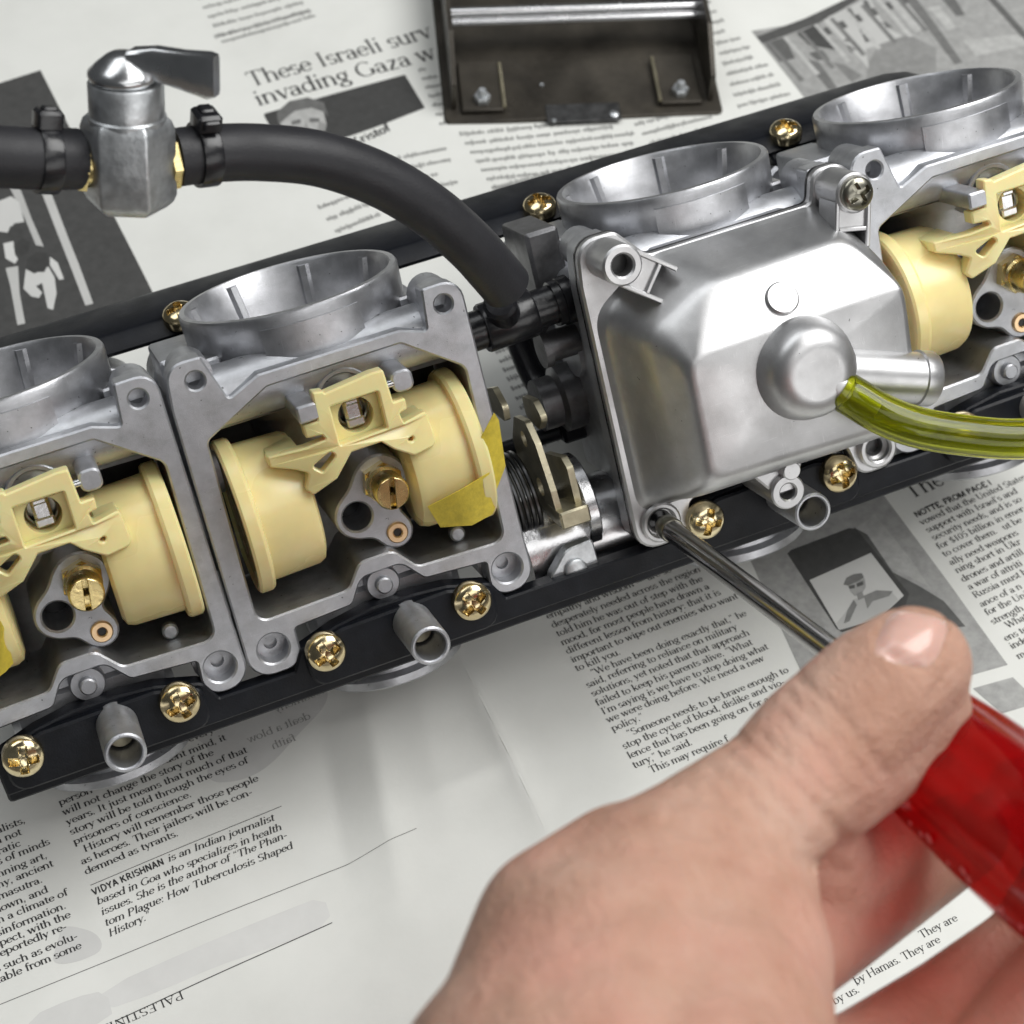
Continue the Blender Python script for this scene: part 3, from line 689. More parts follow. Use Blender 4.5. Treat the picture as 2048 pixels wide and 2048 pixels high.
def body_mesh():
    bm = bmesh.new()
    prism(bm, OUT, -6, 0, [CHAM] + HOLES, 0.45)
    prism(bm, rpoly([(-36, -34.5, 3), (34, -34.5, 3), (34, 23, 3), (-36, 23, 3)]), -35, -5.8, [offset(CHAM, -0.25)] )
    prism(bm, rpoly([(-35, -34, 3), (33, -34, 3), (33, 23.5, 3), (-35, 23.5, 3)]), -38, -34)
    lathe(bm, [(7.6, -32), (7.6, 31.8)], (0, 21.6, -10), (1, 0, 0), 28)            # fuel gallery across the top of the chamber
    prism(bm, circ(2.2, 14.2, 7.3, 32), -14, -2.2, [circ(2.2, 14.2, 5.9, 32)], .3)
    for x, y in ((29.9, -40.3), (-31.66, -40.3)):                                   # counterbore floors and bosses
        prism(bm, circ(x, y, 4.2, 20), -8, -4.6, [circ(x, y, 1.7, 16)])
        lathe(bm, [(6.1, -26), (6.1, -6)], (x, y, 0), (0, 0, 1), 24)
    for x, y in ((30.66, 29.46), (-30.8, 29.46)):
        lathe(bm, [(5.0, -16), (5.0, -6)], (x, y, 0), (0, 0, 1), 24)
        lathe(bm, [(2.4, -12), (2.4, -6.5)], (x, y, 0), (0, 0, 1), 16)
    lathe(bm, [(19, -48), (19, 16)], (0, 0, -45), (0, 1, 0), 36)                    # the main bore, below the chamber floor
    lathe(bm, [(3, -60), (3, -30)], (10, 8, 0)); lathe(bm, [(4, -66), (4, -30)], (-28, 16, 0))
    box(bm, (-30, 24, -36), (12, 12, 22), 1); box(bm, (27, 18, -40), (12, 14, 26), 1)
    lathe(bm, [(7, -37.2), (7, -30)], (0, 2, -22), (1, 0, 0), 20)
    box(bm, (-1, -40, -10), (40, 12, 8), 2)
    return bm
def tower_outline():
    P = []; cs = ((5.6, -9.3, 6.7), (-2.4, -16.4, 5.5), (6.1, -23.4, 4.1)); o = Vector((2.6, -15.6))
    def sd(p):
        k = 2.6; d = [ (p - Vector(c[:2])).length - c[2] for c in cs]
        return -k * math.log(sum(math.exp(-x / k) for x in d))
    for i in range(56):
        u = Vector((cos(2 * pi * i / 56), sin(2 * pi * i / 56))); t = 20.0
        while t > 1 and sd(o + u * t) > 0: t -= 0.05
        P.append(o + u * t)
    return P
TW = tower_outline()
def seat_hole(x, y, r0, r1): return [(r1, -.3), (r0, -.3)]
def bell_mesh():
    bm = bmesh.new()
    prof = [(21, 10), (24, 20), (26.6, 27), (27.8, 30), (28, 36.9), (27.6, 37.6), (26.3, 37.7), (25.8, 37.0), (24.2, 30), (21.5, 20), (18.5, 8), (17, -4)]
    lathe(bm, prof, (0.35, 0, -32.1), (0, 1, 0), 72, cap0=False, cap1=True)
    O = Vector((0.35, 0, -32.1))
    def cyl(a, y, r): return O + Vector((r * sin(a), y, r * cos(a)))
    a0, a1 = radians(-27), radians(24)                                              # raised pad on the outside
    for r_, y0, y1, aa, ab in ((28.55, 26.5, 34.6, a0, a1),):
        n = 16; g0, g1, h0, h1 = [], [], [], []
        for k in range(n + 1):
            a = aa + (ab - aa) * k / n
            g0.append(bm.verts.new(cyl(a, y0, r_))); g1.append(bm.verts.new(cyl(a, y1, r_))); h0.append(bm.verts.new(cyl(a, y0, 26))); h1.append(bm.verts.new(cyl(a, y1, 26)))
        for k in range(n):
            bm.faces.new((g0[k], g0[k + 1], g1[k + 1], g1[k])); bm.faces.new((g1[k], g1[k + 1], h1[k + 1], h1[k])); bm.faces.new((g0[k + 1], g0[k], h0[k], h0[k + 1]))
        bm.faces.new((g0[0], g1[0], h1[0], h0[0])); bm.faces.new((g1[n], g0[n], h0[n], h1[n]))
    for a in (160, 205, 245, 118):                                                 # moulded ribs inside
        a = radians(a)
        for k, (da, rr) in enumerate(((-.09, 25.6), (.0, 24.2), (.09, 25.6))): pass
        vs = []
        for y, r in ((36.4, 25.5), (12, 19.6)):
            vs.append([bm.verts.new(cyl(a + da, y, r - dr)) for da, dr in ((-.07, -.4), (-.035, .9), (.035, .9), (.07, -.4))])
        for k in range(3): bm.faces.new((vs[0][k], vs[0][k + 1], vs[1][k + 1], vs[1][k]))
        bm.faces.new(vs[0])
    for a in (-62, 66):
        p = cyl(radians(a), 28, 27.6); box(bm, p, (4, 3, 6), .6)
    return bm
def flange_mesh():
    bm = bmesh.new()
    lathe(bm, [(16, -40), (16.5, -56), (17.6, -58), (20.2, -59), (20.4, -61), (18.2, -61.8), (18.2, -63.6), (20.4, -64.4), (20.4, -66.4), (19.8, -67), (16.6, -67), (16, -66), (15, -50)], (0, 0, -33), (0, 1, 0), 56)
    return bm
def cap_mesh():
    bm = bmesh.new()
    sq = rpoly([(-36.5, -33, 9), (36, -33, 9), (36, 24, 9), (-36.5, 24, 9)], 8)
    prism(bm, sq, -76, -60, c=1)
    lathe(bm, [(30, 68), (29.5, 90), (28, 96), (24, 99.2), (12, 100)], (0, -4, 0), (0, 0, -1), 48)
    return bm
def build_body():
    b = finish('carburetor_body', body_mesh(), M_CAST, rack)
    bm = bmesh.new(); prism(bm, offset(CHAM, .4), -34.2, -33.4); finish('chamber_floor', bm, mat('stained_shaded_aluminium', (.075, .072, .066), .35, .6, .4, 90, .1, 900), b)  # dark colour holds the deep chamber's shade along with fuel stain
    finish('intake_bell', bell_mesh(), M_BELL, b)
    finish('engine_flange', flange_mesh(), M_BELL, b)
    finish('diaphragm_cover', cap_mesh(), M_CAST, b)
    bm = bmesh.new(); lathe(bm, [(16.9, -1), (16.9, 1)], (0.35, 0, -32.1), (0, 1, 0), 32); finish('throttle_slide', bm, M_VOID, b)
    return b
def open_parts(b):
    bm = bmesh.new(); prism(bm, TW, -35, -4.5, [circ(-2.4, -16.4, 3.7, 24)], .5); finish('jet_tower', bm, M_CAST, b)
    bm = bmesh.new(); prism(bm, circ(-2.4, -16.4, 3.65, 20), -24, -18); finish('jet_well', bm, M_VOID, b)
    bm = bmesh.new()
    prism(bm, circ(5.6, -9.3, 5.2, 6, .3), -5, -1.6, c=.5); lathe(bm, [(4.6, -2), (4.6, -.4), (3.9, 0), (3.9, 1.2), (4.25, 1.6)], (5.6, -9.3, 0), cap1=False)
    lathe(bm, [(4.25, 1.5), (4.25, 6.9), (3.9, 7.4)], (5.6, -9.3, 0), cap1=False)
    ang = radians(80)
    def rot(x, y): return Vector((5.6 + x * cos(ang) - y * sin(ang), -9.3 + x * sin(ang) + y * cos(ang)))
    for sgn in (1, -1):                                                             # slotted top in two halves
        prism(bm, [rot(*p) for p in [(-3.85, .62 * sgn), (3.85, .62 * sgn)] + [(3.9 * cos(t), 3.9 * sin(t) * sgn) for t in [radians(a) for a in range(12, 172, 14)]]], 5.0, 7.6, c=.15)
    prism(bm, circ(5.6, -9.3, 3.85, 24), 4, 5.2, [circ(5.6, -9.3, 1.1, 16)])
    finish('main_jet', bm, M_BRASS, b)
    bm = bmesh.new(); prism(bm, circ(6.1, -23.4, 2.7, 24), -6, -3.6, [circ(6.1, -23.4, 1.05, 16)], .3); finish('pilot_jet', bm, M_COPPER, b)
    bm = bmesh.new(); prism(bm, circ(6.1, -23.4, 1.2, 14), -5.5, -4.35); finish('jet_bore_shade', bm, M_VOID, b)  # dark disc put in for the shade inside the jet's bore
    bm = bmesh.new(); prism(bm, rpoly([(-11.6, 14.6, .7), (-6.4, 14.6, .7), (-6.4, 18.8, .7), (-11.6, 18.8, .7)], 3), -14, 10, c=.5); finish('float_pivot_post', bm, M_CAST, b)
    bm = bmesh.new(); prism(bm, rpoly([(12, 14.4, 1.8), (17.2, 14.4, 1.8), (17.2, 19.6, 1.8), (12, 19.6, 1.8)], 5), -14, 9, c=.5); finish('float_pivot_post', bm, M_CAST, b)
    bm = bmesh.new(); lathe(bm, [(4.4, -14), (4.4, -3), (4.0, -2.5), (2.2, -2.4), (2.1, -.8), (1.7, -.4)], (-1, -34.4, 0), cap1=True); finish('locating_boss', bm, M_CAST, b)
    bm = bmesh.new(); lathe(bm, [(5.6, -4), (5.0, -3), (4.9, 20.6), (4.5, 21), (4.1, 21), (3.8, 20.6), (3.7, 4)], (2.5, -44.2, 0), cap1=True); finish('mixture_screw_tube', bm, M_CAST, b)
    bm = bmesh.new(); lathe(bm, [(3.3, 5.1), (3.3, 8.6)], (2.5, -44.2, 0), cap1=False)
    for sgn in (1, -1):
        prism(bm, [Vector((2.5 + x, -44.2 + y)) for x, y in [(-3.2, .45 * sgn), (3.2, .45 * sgn)] + [(3.3 * cos(t), 3.3 * sin(t) * sgn) for t in [radians(a) for a in range(15, 170, 18)]]], 8, 9.6, c=.2)
    prism(bm, circ(2.5, -44.2, 3.2, 20), 5, 8.2); finish('mixture_screw', bm, M_ZINC, b)
    bm = bmesh.new(); lathe(bm, [(2.0, -1.4), (2.0, .6), (1.5, 1)], (21.5, -30.6, -9)); lathe(bm, [(1, 1), (1, 1.05)], (21.5, -30.6, -9)); finish('overflow_jet', bm, M_PLATED, b)
bodies = [build_body()]
open_parts(bodies[0]); bodies[0].location = (OFF[0] * S, 0, 0)
for i in (1, 2, 3):
    c = copy_of(bodies[0], rack, (OFF[i], 0, 0)); bodies.append(c)
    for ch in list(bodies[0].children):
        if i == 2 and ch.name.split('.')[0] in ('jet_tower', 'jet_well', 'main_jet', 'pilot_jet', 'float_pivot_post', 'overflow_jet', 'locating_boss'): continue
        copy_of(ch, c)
# floats
def float_mesh(side):
    bm = bmesh.new()
    def drum(sgn):
        xs = [(-30.6, 17.6), (-30.6, 18.9), (-30.0, 19.5), (-27.4, 19.5), (-26.6, 19.0), (-26.3, 17.4), (-14.4, 17.0), (-12.9, 16.3), (-12.2, 14.6)]
        if sgn > 0: xs = [(30.6, 17.6), (30.6, 18.9), (30.0, 19.5), (27.4, 19.5), (26.6, 19.0), (26.3, 17.4), (14.2, 17.0), (12.4, 16.3), (11.6, 14.6)]
        rings = []; n = 64
        for x, r in xs:
            rg = []
            for k in range(n):
                t = 2 * pi * k / n; y, z = r * cos(t) - 8.6, r * sin(t) - 10
                rg.append(bm.verts.new((x, y, max(z, -22.5 + (19.5 - r) * .3))))
            rings.append(rg)
        for a, b in zip(rings, rings[1:]):
            for k in range(n): bm.faces.new((a[k], a[(k + 1) % n], b[(k + 1) % n], b[k]))
        bm.faces.new(rings[-1])
        inner = [bm.verts.new((v.co.x - sgn * .8, (v.co.y + 8.6) * .97 - 8.6, (v.co.z + 10) * .97 - 10)) for v in rings[0]]
        for k in range(n): bm.faces.new((rings[0][k], rings[0][(k + 1) % n], inner[(k + 1) % n], inner[k]))
        bm.faces.new(inner)
    drum(side)
    return bm
def arm_mesh():
    bm = bmesh.new()
    droop = lambda x, y, z: Vector((x, y, z - max(0, abs(x - 1.5) - 9.5) * .42))
    o = rpoly([(-6.9, 21.2, .5), (-4.4, 20.7, .3), (-4.0, 20.1, .2), (7.7, 21.4, .3), (10.6, 21.3, .6), (11, 13.0, .3), (14.2, 12.7, .5), (14, 10, .4), (11.8, 9.8, .3), (12.2, 7.2, .5), (18.6, 7.6, 1), (19.4, -1.4, 1.5), (12.8, -1.4, 2), (8.2, 2.0, .6), (5.8, 4.6, .4),
               (-1.7, 4.5, .5), (-3.1, 3.0, .5), (-6.6, -.6, 1.5), (-12.8, -3.4, .8), (-14.2, -1.6, .5), (-12.4, 2.2, .6), (-15, 3.6, 1), (-20.4, 5.4, .5), (-20.5, 8, .6), (-11.6, 8.5, .8), (-6.6, 9.4, .4), (-7.2, 10.7, .3), (-10.9, 10.7, .4), (-10.9, 13.8, .4), (-7.4, 14.2, .4)], 3)
    prism(bm, o, 6.2, 10, [rpoly([(-3.7, 16.7, .4), (8.2, 16.7, .4), (8.0, 7.4, .4), (-3.8, 6.9, .4)], 3), rpoly([(-11.4, 3.6, .7), (-6.6, 6.3, 1), (-5.2, 5.0, 1), (-9.4, 1.6, .7)], 3), rpoly([(11.4, 3.0, .6), (14, 3.4, .6), (13.4, 1.8, .6)], 3)], .4, f=droop)
    prism(bm, rpoly([(-4.2, 17.2), (8.7, 17.2), (8.5, 6.9), (-4.3, 6.4)]), 2.0, 6.4, [circ(2.2, 11.9, 4.3, 28)], 0)
    prism(bm, rpoly([(-20.0, 5.6, .5), (-20, 7.6, .5), (-12.5, 8.1, .5), (-13, 5, .5)], 2), -4, 6.2, f=droop); prism(bm, rpoly([(-13.6, -2.4, .5), (-12.2, -2.6, .5), (-11.8, 1.4, .5), (-13.0, 1.2, .5)], 2), -2, 6.2, f=droop)
    prism(bm, rpoly([(12.6, -1, .5), (18.6, -1, .5), (18.2, 7, .5), (12.6, 6.7, .5)], 2), -6, 6.2, f=droop)
    return bm
fl = empty('float'); fl.parent = rack
for sd_ in (-1, 1): finish('float_drum', float_mesh(sd_), M_CREAM, fl, 28)
am = finish('float_arm', arm_mesh(), M_CREAM, fl, 28)
bm = bmesh.new()
lathe(bm, [(4.5, -3), (4.5, 1.6), (3.7, 2.2), (3.3, 2.0), (3.2, -1)], (2.2, 11.9, 0)); finish('needle_seat', bm, M_DARKSCREW, fl)
bm = bmesh.new(); box(bm, (2.2, 12.6, 2.6), (4.2, 6.8, 3.2), .7); box(bm, (2.2, 9.6, 3.2), (4.4, 2.2, 3.4), .4); box(bm, (2.2, 14.7, 3.4), (3.6, 1.6, 3.4), .5); finish('needle_clip', bm, M_ROD, fl)
bm = bmesh.new(); lathe(bm, [(.9, -9.5), (.9, 14)], (0, 17, 8), (1, 0, 0), 12); finish('hinge_pin', bm, M_CHROME, fl)
fl.location = (OFF[0] * S, 0, 0)
for i in (1, 3):
    c = copy_of(fl, rack, (OFF[i], 0, 0))
    for ch in list(fl.children): copy_of(ch, c)
# float bowl on the third carburettor
def bowl_levels():
    L = [  # z per vertex allowed
        [(-37.0, -36.8, 3.2), (35.6, -36.8, 3.2), (36, 17, 3.2), (27, 26.6, 3.2), (-21.5, 26.6, 3.2), (-37.2, 17, 3.2)],
        [(-34.2, -35, 5.2), (34, -35, 5.2), (35, 15.6, 5.2), (26.4, 25.6, 5.2), (-20.4, 25.6, 5.2), (-34.4, 14.8, 5.2)],
        [(-29.5, -31.5, 18), (33.4, -32.4, 18), (34.8, 11.5, 18), (25.2, 21.4, 18), (-13.8, 20.6, 18), (-30.2, 12.6, 18)],
        [(-27.0, -28.5, 24), (33, -30, 24), (34.6, 8.6, 23), (24.6, 19.6, 20.6), (-12.6, 19.0, 20.6), (-27.0, 10.6, 22)],
        [(-24.6, -25.6, 27), (32.6, -27.6, 27), (34.2, 5.4, 26.6), (32.6, 8.0, 26.6), (-21.4, 7.2, 26.6), (-24.6, 4.2, 26.8)],
        [(-22.4, -23.4, 27.5), (30.6, -25.4, 27.5), (32.4, 4.4, 27.3), (31.4, 6.2, 27.3), (-20.4, 5.6, 27.3), (-22.4, 3.4, 27.4)]]
    def ringpts(lv, r, seg=6):
        P = [Vector(p) for p in lv]; n = len(P); out = []
        for i in range(n):
            p = P[i]; a = P[i - 1] - p; b = P[(i + 1) % n] - p; la, lb = a.length, b.length
            d1 = min(r, la * .42); d2 = min(r, lb * .42); s = p + a / la * d1; e = p + b / lb * d2
            for k in range(seg + 1):
                t = k / seg; out.append(s * (1 - t) ** 2 + p * 2 * t * (1 - t) + e * t * t)
            nx = P[(i + 1) % n] + (p - P[(i + 1) % n]) / lb * min(r, lb * .42)
            for k in (1, 2, 3): out.append(e.lerp(nx, k / 4))
        return out
    R = [ringpts(l, r) for l, r in zip(L, (5, 5, 5.5, 5, 4.5, 4))]
    out = []; n = len(R[0])
    out.append(R[0])
    for i in range(1, len(R) - 1):                                                 # round every level over
        f = (.45, .45, .32, .40, .45)[i]
        a = [p.lerp(q_, f) for p, q_ in zip(R[i], R[i - 1])]; b = [p.lerp(q_, f) for p, q_ in zip(R[i], R[i + 1])]
        for t in (0, .2, .4, .6, .8, 1): out.append([a[k] * (1 - t) ** 2 + R[i][k] * 2 * t * (1 - t) + b[k] * t * t for k in range(n)])
    out.append(R[-1]); return out
bowl = empty('float_bowl'); bowl.parent = rack; bowl.location = (OFF[2] * S, 0, 0)
bm = bmesh.new(); loft(bm, bowl_levels()); shell = finish('bowl_shell', bm, M_BOWL, bowl, 60)
BOUT = rpoly([(36.6, -35, 1), (36.4, 24, 1), (36.6, 34.8, 5.4), (26.0, 34.8, 3.5), (24.0, 26.9, 2), (-20.0, 26.9, 3), (-27.0, 34.9, 3.5), (-37.2, 35.0, 5.4), (-38.4, 24, 2), (-38.6, -35, 1), (-38.8, -47, 5.8), (-25.4, -46.8, 4.5), (-22.2, -37.6, 2), (22, -37.6, 2), (24.3, -46.8, 4.5), (36.2, -47, 5.8)])
bm = bmesh.new(); prism(bm, BOUT, .9, 3.5, [circ(-31.66, -40.3, 2.6, 20), circ(29.9, -40.3, 2.6, 20)], .6); finish('bowl_flange', bm, M_BOWL, bowl)
bm = bmesh.new(); prism(bm, offset([Vector(p) for p in BOUT], -.15), .15, .95); finish('bowl_gasket', bm, M_PLASTIC, bowl)
def ear(x, sgn):
    bm = bmesh.new()
    prism(bm, circ(x, 29.4, 5.0, 32), 3, 15.6, [circ(x, 29.4, 2.7, 24)], .5)
    a = radians(-38 if sgn < 0 else -142 + 40)
    u = Vector((cos(a), sin(a))); v = Vector((-u.y, u.x)); o = Vector((x, 29.4))
    for s in (1, -1):
        prism(bm, [o + u * p + v * s * w for p, w in ((2, 3.6), (13.5, 3.6), (13.5, 4.8), (2, 4.8))], 6, 15.0, c=.3)
    prism(bm, [o + u * p + v * w for p, w in ((3, -3.7), (9, -3.7), (9, 3.7), (3, 3.7))], 6, 14.0)
    prism(bm, [o + u * p + v * w for p, w in ((8.4, -3.7), (9.4, -3.7), (9.4, 3.7), (8.4, 3.7))], 6, 15.0, c=.2)
    return bm
finish('screw_ear', ear(-30.8, -1), M_BOWL, bowl); finish('screw_ear', ear(30.66, 1), M_BOWL, bowl)
for x_, z_, r_ in ((-31.66, 5.2, 3.6), (29.9, 5.6, 3.4)):
    bm = bmesh.new(); prism(bm, circ(x_, -40.3, 5.3, 28), 3, z_, [circ(x_, -40.3, r_, 24)], .5); finish('lower_ear', bm, M_BOWL, bowl)
bm = bmesh.new(); lathe(bm, [(12.9, 20), (12.8, 27.6), (12.5, 28.8), (11.9, 30.4), (11.2, 32.4), (9.8, 34.2), (7.8, 35.2), (6.4, 35.5), (6.0, 35.5)], (4.6, -5.0, 0), (0, 0, 1), 48); finish('bowl_dome', bm, M_BOWL, shell, 50)
ax = Vector((1, -.38, .0)).normalized()
bm = bmesh.new(); lathe(bm, [(6.4, 0), (6.4, 25.6), (6.9, 25.9), (6.9, 29.4), (6.5, 30)], (9, -7.6, 26.6), ax, 36); finish('drain_boss', bm, M_BOWL, shell)
nx_ = (rz(1735, 812, 34.5, OFF[2]) - Vector((7, -7.5, 31.5))).normalized()
bm = bmesh.new(); lathe(bm, [(4.5, 0), (4.5, 5.0), (3.2, 5.4), (3, 8.0), (3, 14)], (8.0, -8.4, 30.8), nx_, 32); finish('drain_nipple', bm, M_BOWL, shell)
NP0 = Vector((8.0 + OFF[2], -8.4, 30.8))
fn = Vector((0, .5, .87)).normalized()
bm = bmesh.new(); lathe(bm, [(4.1, -2), (4.1, .9), (3.7, 1.3)], (3.4, 12.2, 23.8), fn, 32); finish('ejector_mark', bm, M_BOWL, shell)
bm = bmesh.new()
prism(bm, circ(-3.4, -36.4, 4.5, 28), 2, 22, [circ(-3.4, -36.4, 2.1, 20)], .4); lathe(bm, [(2.4, 2), (2.4, 23.6), (2.1, 24)], (-2.2, -30.6, 0), (0, 0, 1), 20)
prism(bm, rpoly([(-12, -29, 1), (3, -29, 1), (1, -33.5, 1), (-1, -37, .6), (-6, -37, .6)], 2), 2, 20.5, c=.5); finish('drain_lug', bm, M_BOWL, shell)
bm = bmesh.new(); lathe(bm, [(2.05, 8), (2.05, 18)], (-3.4, -36.4, 0)); finish('lug_thread', bm, M_VOID, shell)
bm = bmesh.new(); lathe(bm, [(2.65, 4), (2.65, 11)], (-30.8, 29.4, 0)); finish('ear_thread', bm, M_VOID, bowl)
bs = finish('bowl_screw', screw_bm(4.1, 2.6, 1.9), M_DARKSCREW, bowl, 30, (30.66, 29.4, 15.8)); bs.rotation_euler.z = .35
bs['label'] = 'dark plated bowl screw at the upper right ear'
# side fittings in the gap left of the third carburettor
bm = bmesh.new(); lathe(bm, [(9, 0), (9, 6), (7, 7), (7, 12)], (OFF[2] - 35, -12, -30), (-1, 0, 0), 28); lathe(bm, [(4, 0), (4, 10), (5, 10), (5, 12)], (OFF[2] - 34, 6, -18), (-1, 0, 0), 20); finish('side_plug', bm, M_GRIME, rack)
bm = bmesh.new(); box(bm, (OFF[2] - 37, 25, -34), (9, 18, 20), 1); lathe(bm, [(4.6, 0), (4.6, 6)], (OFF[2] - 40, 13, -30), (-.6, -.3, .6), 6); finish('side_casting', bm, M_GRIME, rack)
bm = bmesh.new(); ep = spline([(OFF[2] - 41, 14, -64), (OFF[2] - 40.5, 2, -60), (OFF[2] - 39, -12, -55), (OFF[2] - 36, -19, -47), (OFF[2] - 31, -18, -38)]); sweep(bm, ep, [3.2 + 1.8 * k / len(ep) for k in range(len(ep))]); finish('rubber_elbow', bm, M_PLASTIC, rack)
# rails
def front_rail():
    bm = bmesh.new(); pts = []
    for o in OFF[::-1]:
        pts += [(o + 27.5, -47.4, .6), (o + 24.6, -42.2, 3), (o + 13.5, -39.0, 3), (o + 5, -38.2, 2), (o - 6, -38.0, 3), (o - 16, -39.6, 3), (o - 25.6, -42.6, 3), (o - 28.5, -47.6, .6)]
    pts = [(OFF[3] + 30, -53.6, 2)] + pts + [(-102.4, -47.6, .6), (-102.2, -53.6, .6)]
    P = rpoly(pts, 4)
    prism(bm, P, -4, 1.2, c=.5)
    prism(bm, rpoly([(-102.4, -56.6, 1), (OFF[3] + 30, -56.6, 1), (OFF[3] + 30, -49.3, 1), (-102.4, -49.3, 1)], 2), -8, -1.2, c=.6)
    for o in OFF: prism(bm, rpoly([(o - 25, -52.8, 4), (o + 24, -52.8, 4), (o + 24.4, -42.6, 3), (o + 13, -39.4, 3), (o - 15, -39.8, 3), (o - 25.2, -43, 3)], 4), .9, 3.4, c=.6)
    return bm
finish('front_rail', front_rail(), M_BLACK, rack)
def rear_rail():
    bm = bmesh.new(); cs = [(34.4, -87), (34.6, -84), (31.6, -66.5), (31.0, -65), (27.2, -62), (26.2, -62.6), (25.6, -68), (27, -87)]
    rings = []
    for x, k in ((-125, 1), (OFF[3] + 20, 1), (OFF[3] + 25, .85), (OFF[3] + 28, .5), (OFF[3] + 29, .15)):
        rings.append([bm.verts.new((x, 30 + (y - 30) * k, -74 + (z + 74) * k)) for y, z in cs])
    for a, b in zip(rings, rings[1:]):
        for k in range(8): bm.faces.new((a[k], a[(k + 1) % 8], b[(k + 1) % 8], b[k]))
    bm.faces.new(rings[0]); bm.faces.new(rings[-1][::-1])
    for o in OFF: lathe(bm, [(7, 0), (7, 5), (6.4, 5.6)], (o - 24, 22, -66), (0, .75, .66), 28)
    return bm
finish('rear_rail', rear_rail(), M_BLACK, rack)
scr = finish('rail_screw', screw_bm(4.9, 4.0, 3.3), M_GOLD, rack, 30)
first_s = True
for i, o in enumerate(OFF):
    for sx in (-20.2, 18.0):
        s_ = scr if first_s else copy_of(scr, rack)
        first_s = False; s_.location = Vector((o + sx, -43.4, 4.0)) * S; s_.rotation_euler = (0, 0, random.Random(i * 7 + int(sx)).uniform(0, 1.5))
rs = finish('rear_rail_screw', screw_bm(4.6, 3.8, 2.6), M_GOLD, rack, 30)
for i, o in enumerate(OFF):
    s_ = rs if i == 0 else copy_of(rs, rack)
    s_.location = Vector((o - 24.4, 30.2, -64.5)) * S; s_.rotation_euler = Vector((0, .86, .5)).to_track_quat('Z', 'Y').to_euler()
# fuel tee between the second and third carburettor
tee = empty('fuel_tee'); tee.parent = rack
bm = bmesh.new(); lathe(bm, [(5.0, 0), (5.0, 36)], (33, 16.4, -15), (1, .03, 0), 32); finish('tee_pipe', bm, M_PLASTIC, tee)
bm = bmesh.new(); lathe(bm, [(6.0, 0), (6.3, .5), (6.3, 13), (6.0, 13.6)], (42, 16.6, -15), (1, .03, 0), 32); lathe(bm, [(5.8, 0), (5.8, 2), (6.2, 2.2), (6.2, 5)], (61, 17.2, -15), (1, .03, 0), 32); finish('tee_collar', bm, M_PLASTIC, tee)
HD = (ad(985, 545, 448) - W((49, 19, -14))).normalized(); HD = A3.transposed() @ HD
bm = bmesh.new(); lathe(bm, [(4.2, -4), (4.2, 12), (3.4, 13)], (48.5, 17, -15), HD, 24); lathe(bm, [(2.2, 5.2), (2.2, 6.6), (1.6, 7)], (47.5, 16.8, -15), (-.05, .35, .93), 16); finish('tee_branch', bm, M_PLASTIC, tee)
# throttle linkage
lk = empty('throttle_linkage'); lk.parent = rack
bm = bmesh.new(); pts = [Vector((37.2 + 7.0 * t / (2 * pi * 4.5), -31 + 11.5 * cos(t), -21 + 11.5 * sin(t))) for t in [k * 2 * pi / 28 for k in range(int(28 * 4.5))]]
sweep(bm, pts, .72, 8); finish('return_spring', bm, M_SPRING, lk)
fx = lambda x0: (lambda a, b, c: Vector((x0 + c, a, b)))          # outline given in y,z, thickness along x
bm = bmesh.new()
prism(bm, rpoly([(-10, -22, 2), (-9, -12, 2), (-14, -7, 2), (-26, -3, 2), (-33, -2, 1.5), (-35, -6, 1), (-35, -16, 2), (-30, -27, 3), (-18, -29, 3)], 4), 0, 1.6, [circ(-15, -17, 2.2, 16), circ(-27, -12, 2.6, 16)], f=fx(46.2))
prism(bm, rpoly([(-3, -30, 2), (-1, -22, 2), (-5, -16, 1.5), (-9, -17, 1), (-9, -30, 2)], 4), 0, 1.6, f=fx(42.5))
prism(bm, rpoly([(-6, -24, 1.5), (-5, -14, 1.5), (-9, -9, 1.5), (-13, -14, 1.5), (-12, -24, 1.5)], 4), 0, 1.6, f=fx(50))
box(bm, (50.0, -33, -4.0), (8, 4.6, 10), .5); finish('throttle_lever', bm, M_ZINC, lk)
bm = bmesh.new()
prism(bm, rpoly([(-22, -22, 1), (-19, -6, 1), (-21, -2.6, 1), (-35, -2.4, 1), (-36, -6, 1), (-34, -20, 2)], 3), 0, 1.7, f=fx(51.6)); prism(bm, rpoly([(-37, -10, .5), (-46, -10, .5), (-46, -12.5, .5), (-37, -12.5, .5)], 2), 0, 4, f=fx(43.5)); finish('lever_plate', bm, M_ZINC, lk)
bm = bmesh.new(); lathe(bm, [(12.6, 0), (13, .5), (13, 3.2), (12.5, 3.6)], (54.4, -36, -17), (1, 0, 0), 40); finish('throttle_disc', bm, M_ROD, lk)
bm = bmesh.new(); prism(bm, rpoly([(40.2, -52.5, 2), (40.6, -47.2, 3.5), (46, -41.4, 4.5), (53.6, -41.0, 1), (54, -52.5, .5)], 6), -5, -1.4, c=.4); lathe(bm, [(3, -1.6), (3, -.5), (2.6, -.2), (.5, -.1)], (47.4, -47.4, 0), (0, 0, 1), 24); finish('pivot_plate', bm, M_PLATED, lk)
bm = bmesh.new(); lathe(bm, [(14, 0), (14, 58)], (38, -46, -21), (1, 0, 0), 48); finish('choke_tube', bm, M_ROD, rack)
bm = bmesh.new(); lathe(bm, [(2.2, 0), (2.2, 40)], (34, -22, -34), (1, 0, 0), 16); box(bm, (64, -20, -34), (8, 9, 10), .8); finish('throttle_shaft', bm, M_BLACK, rack)
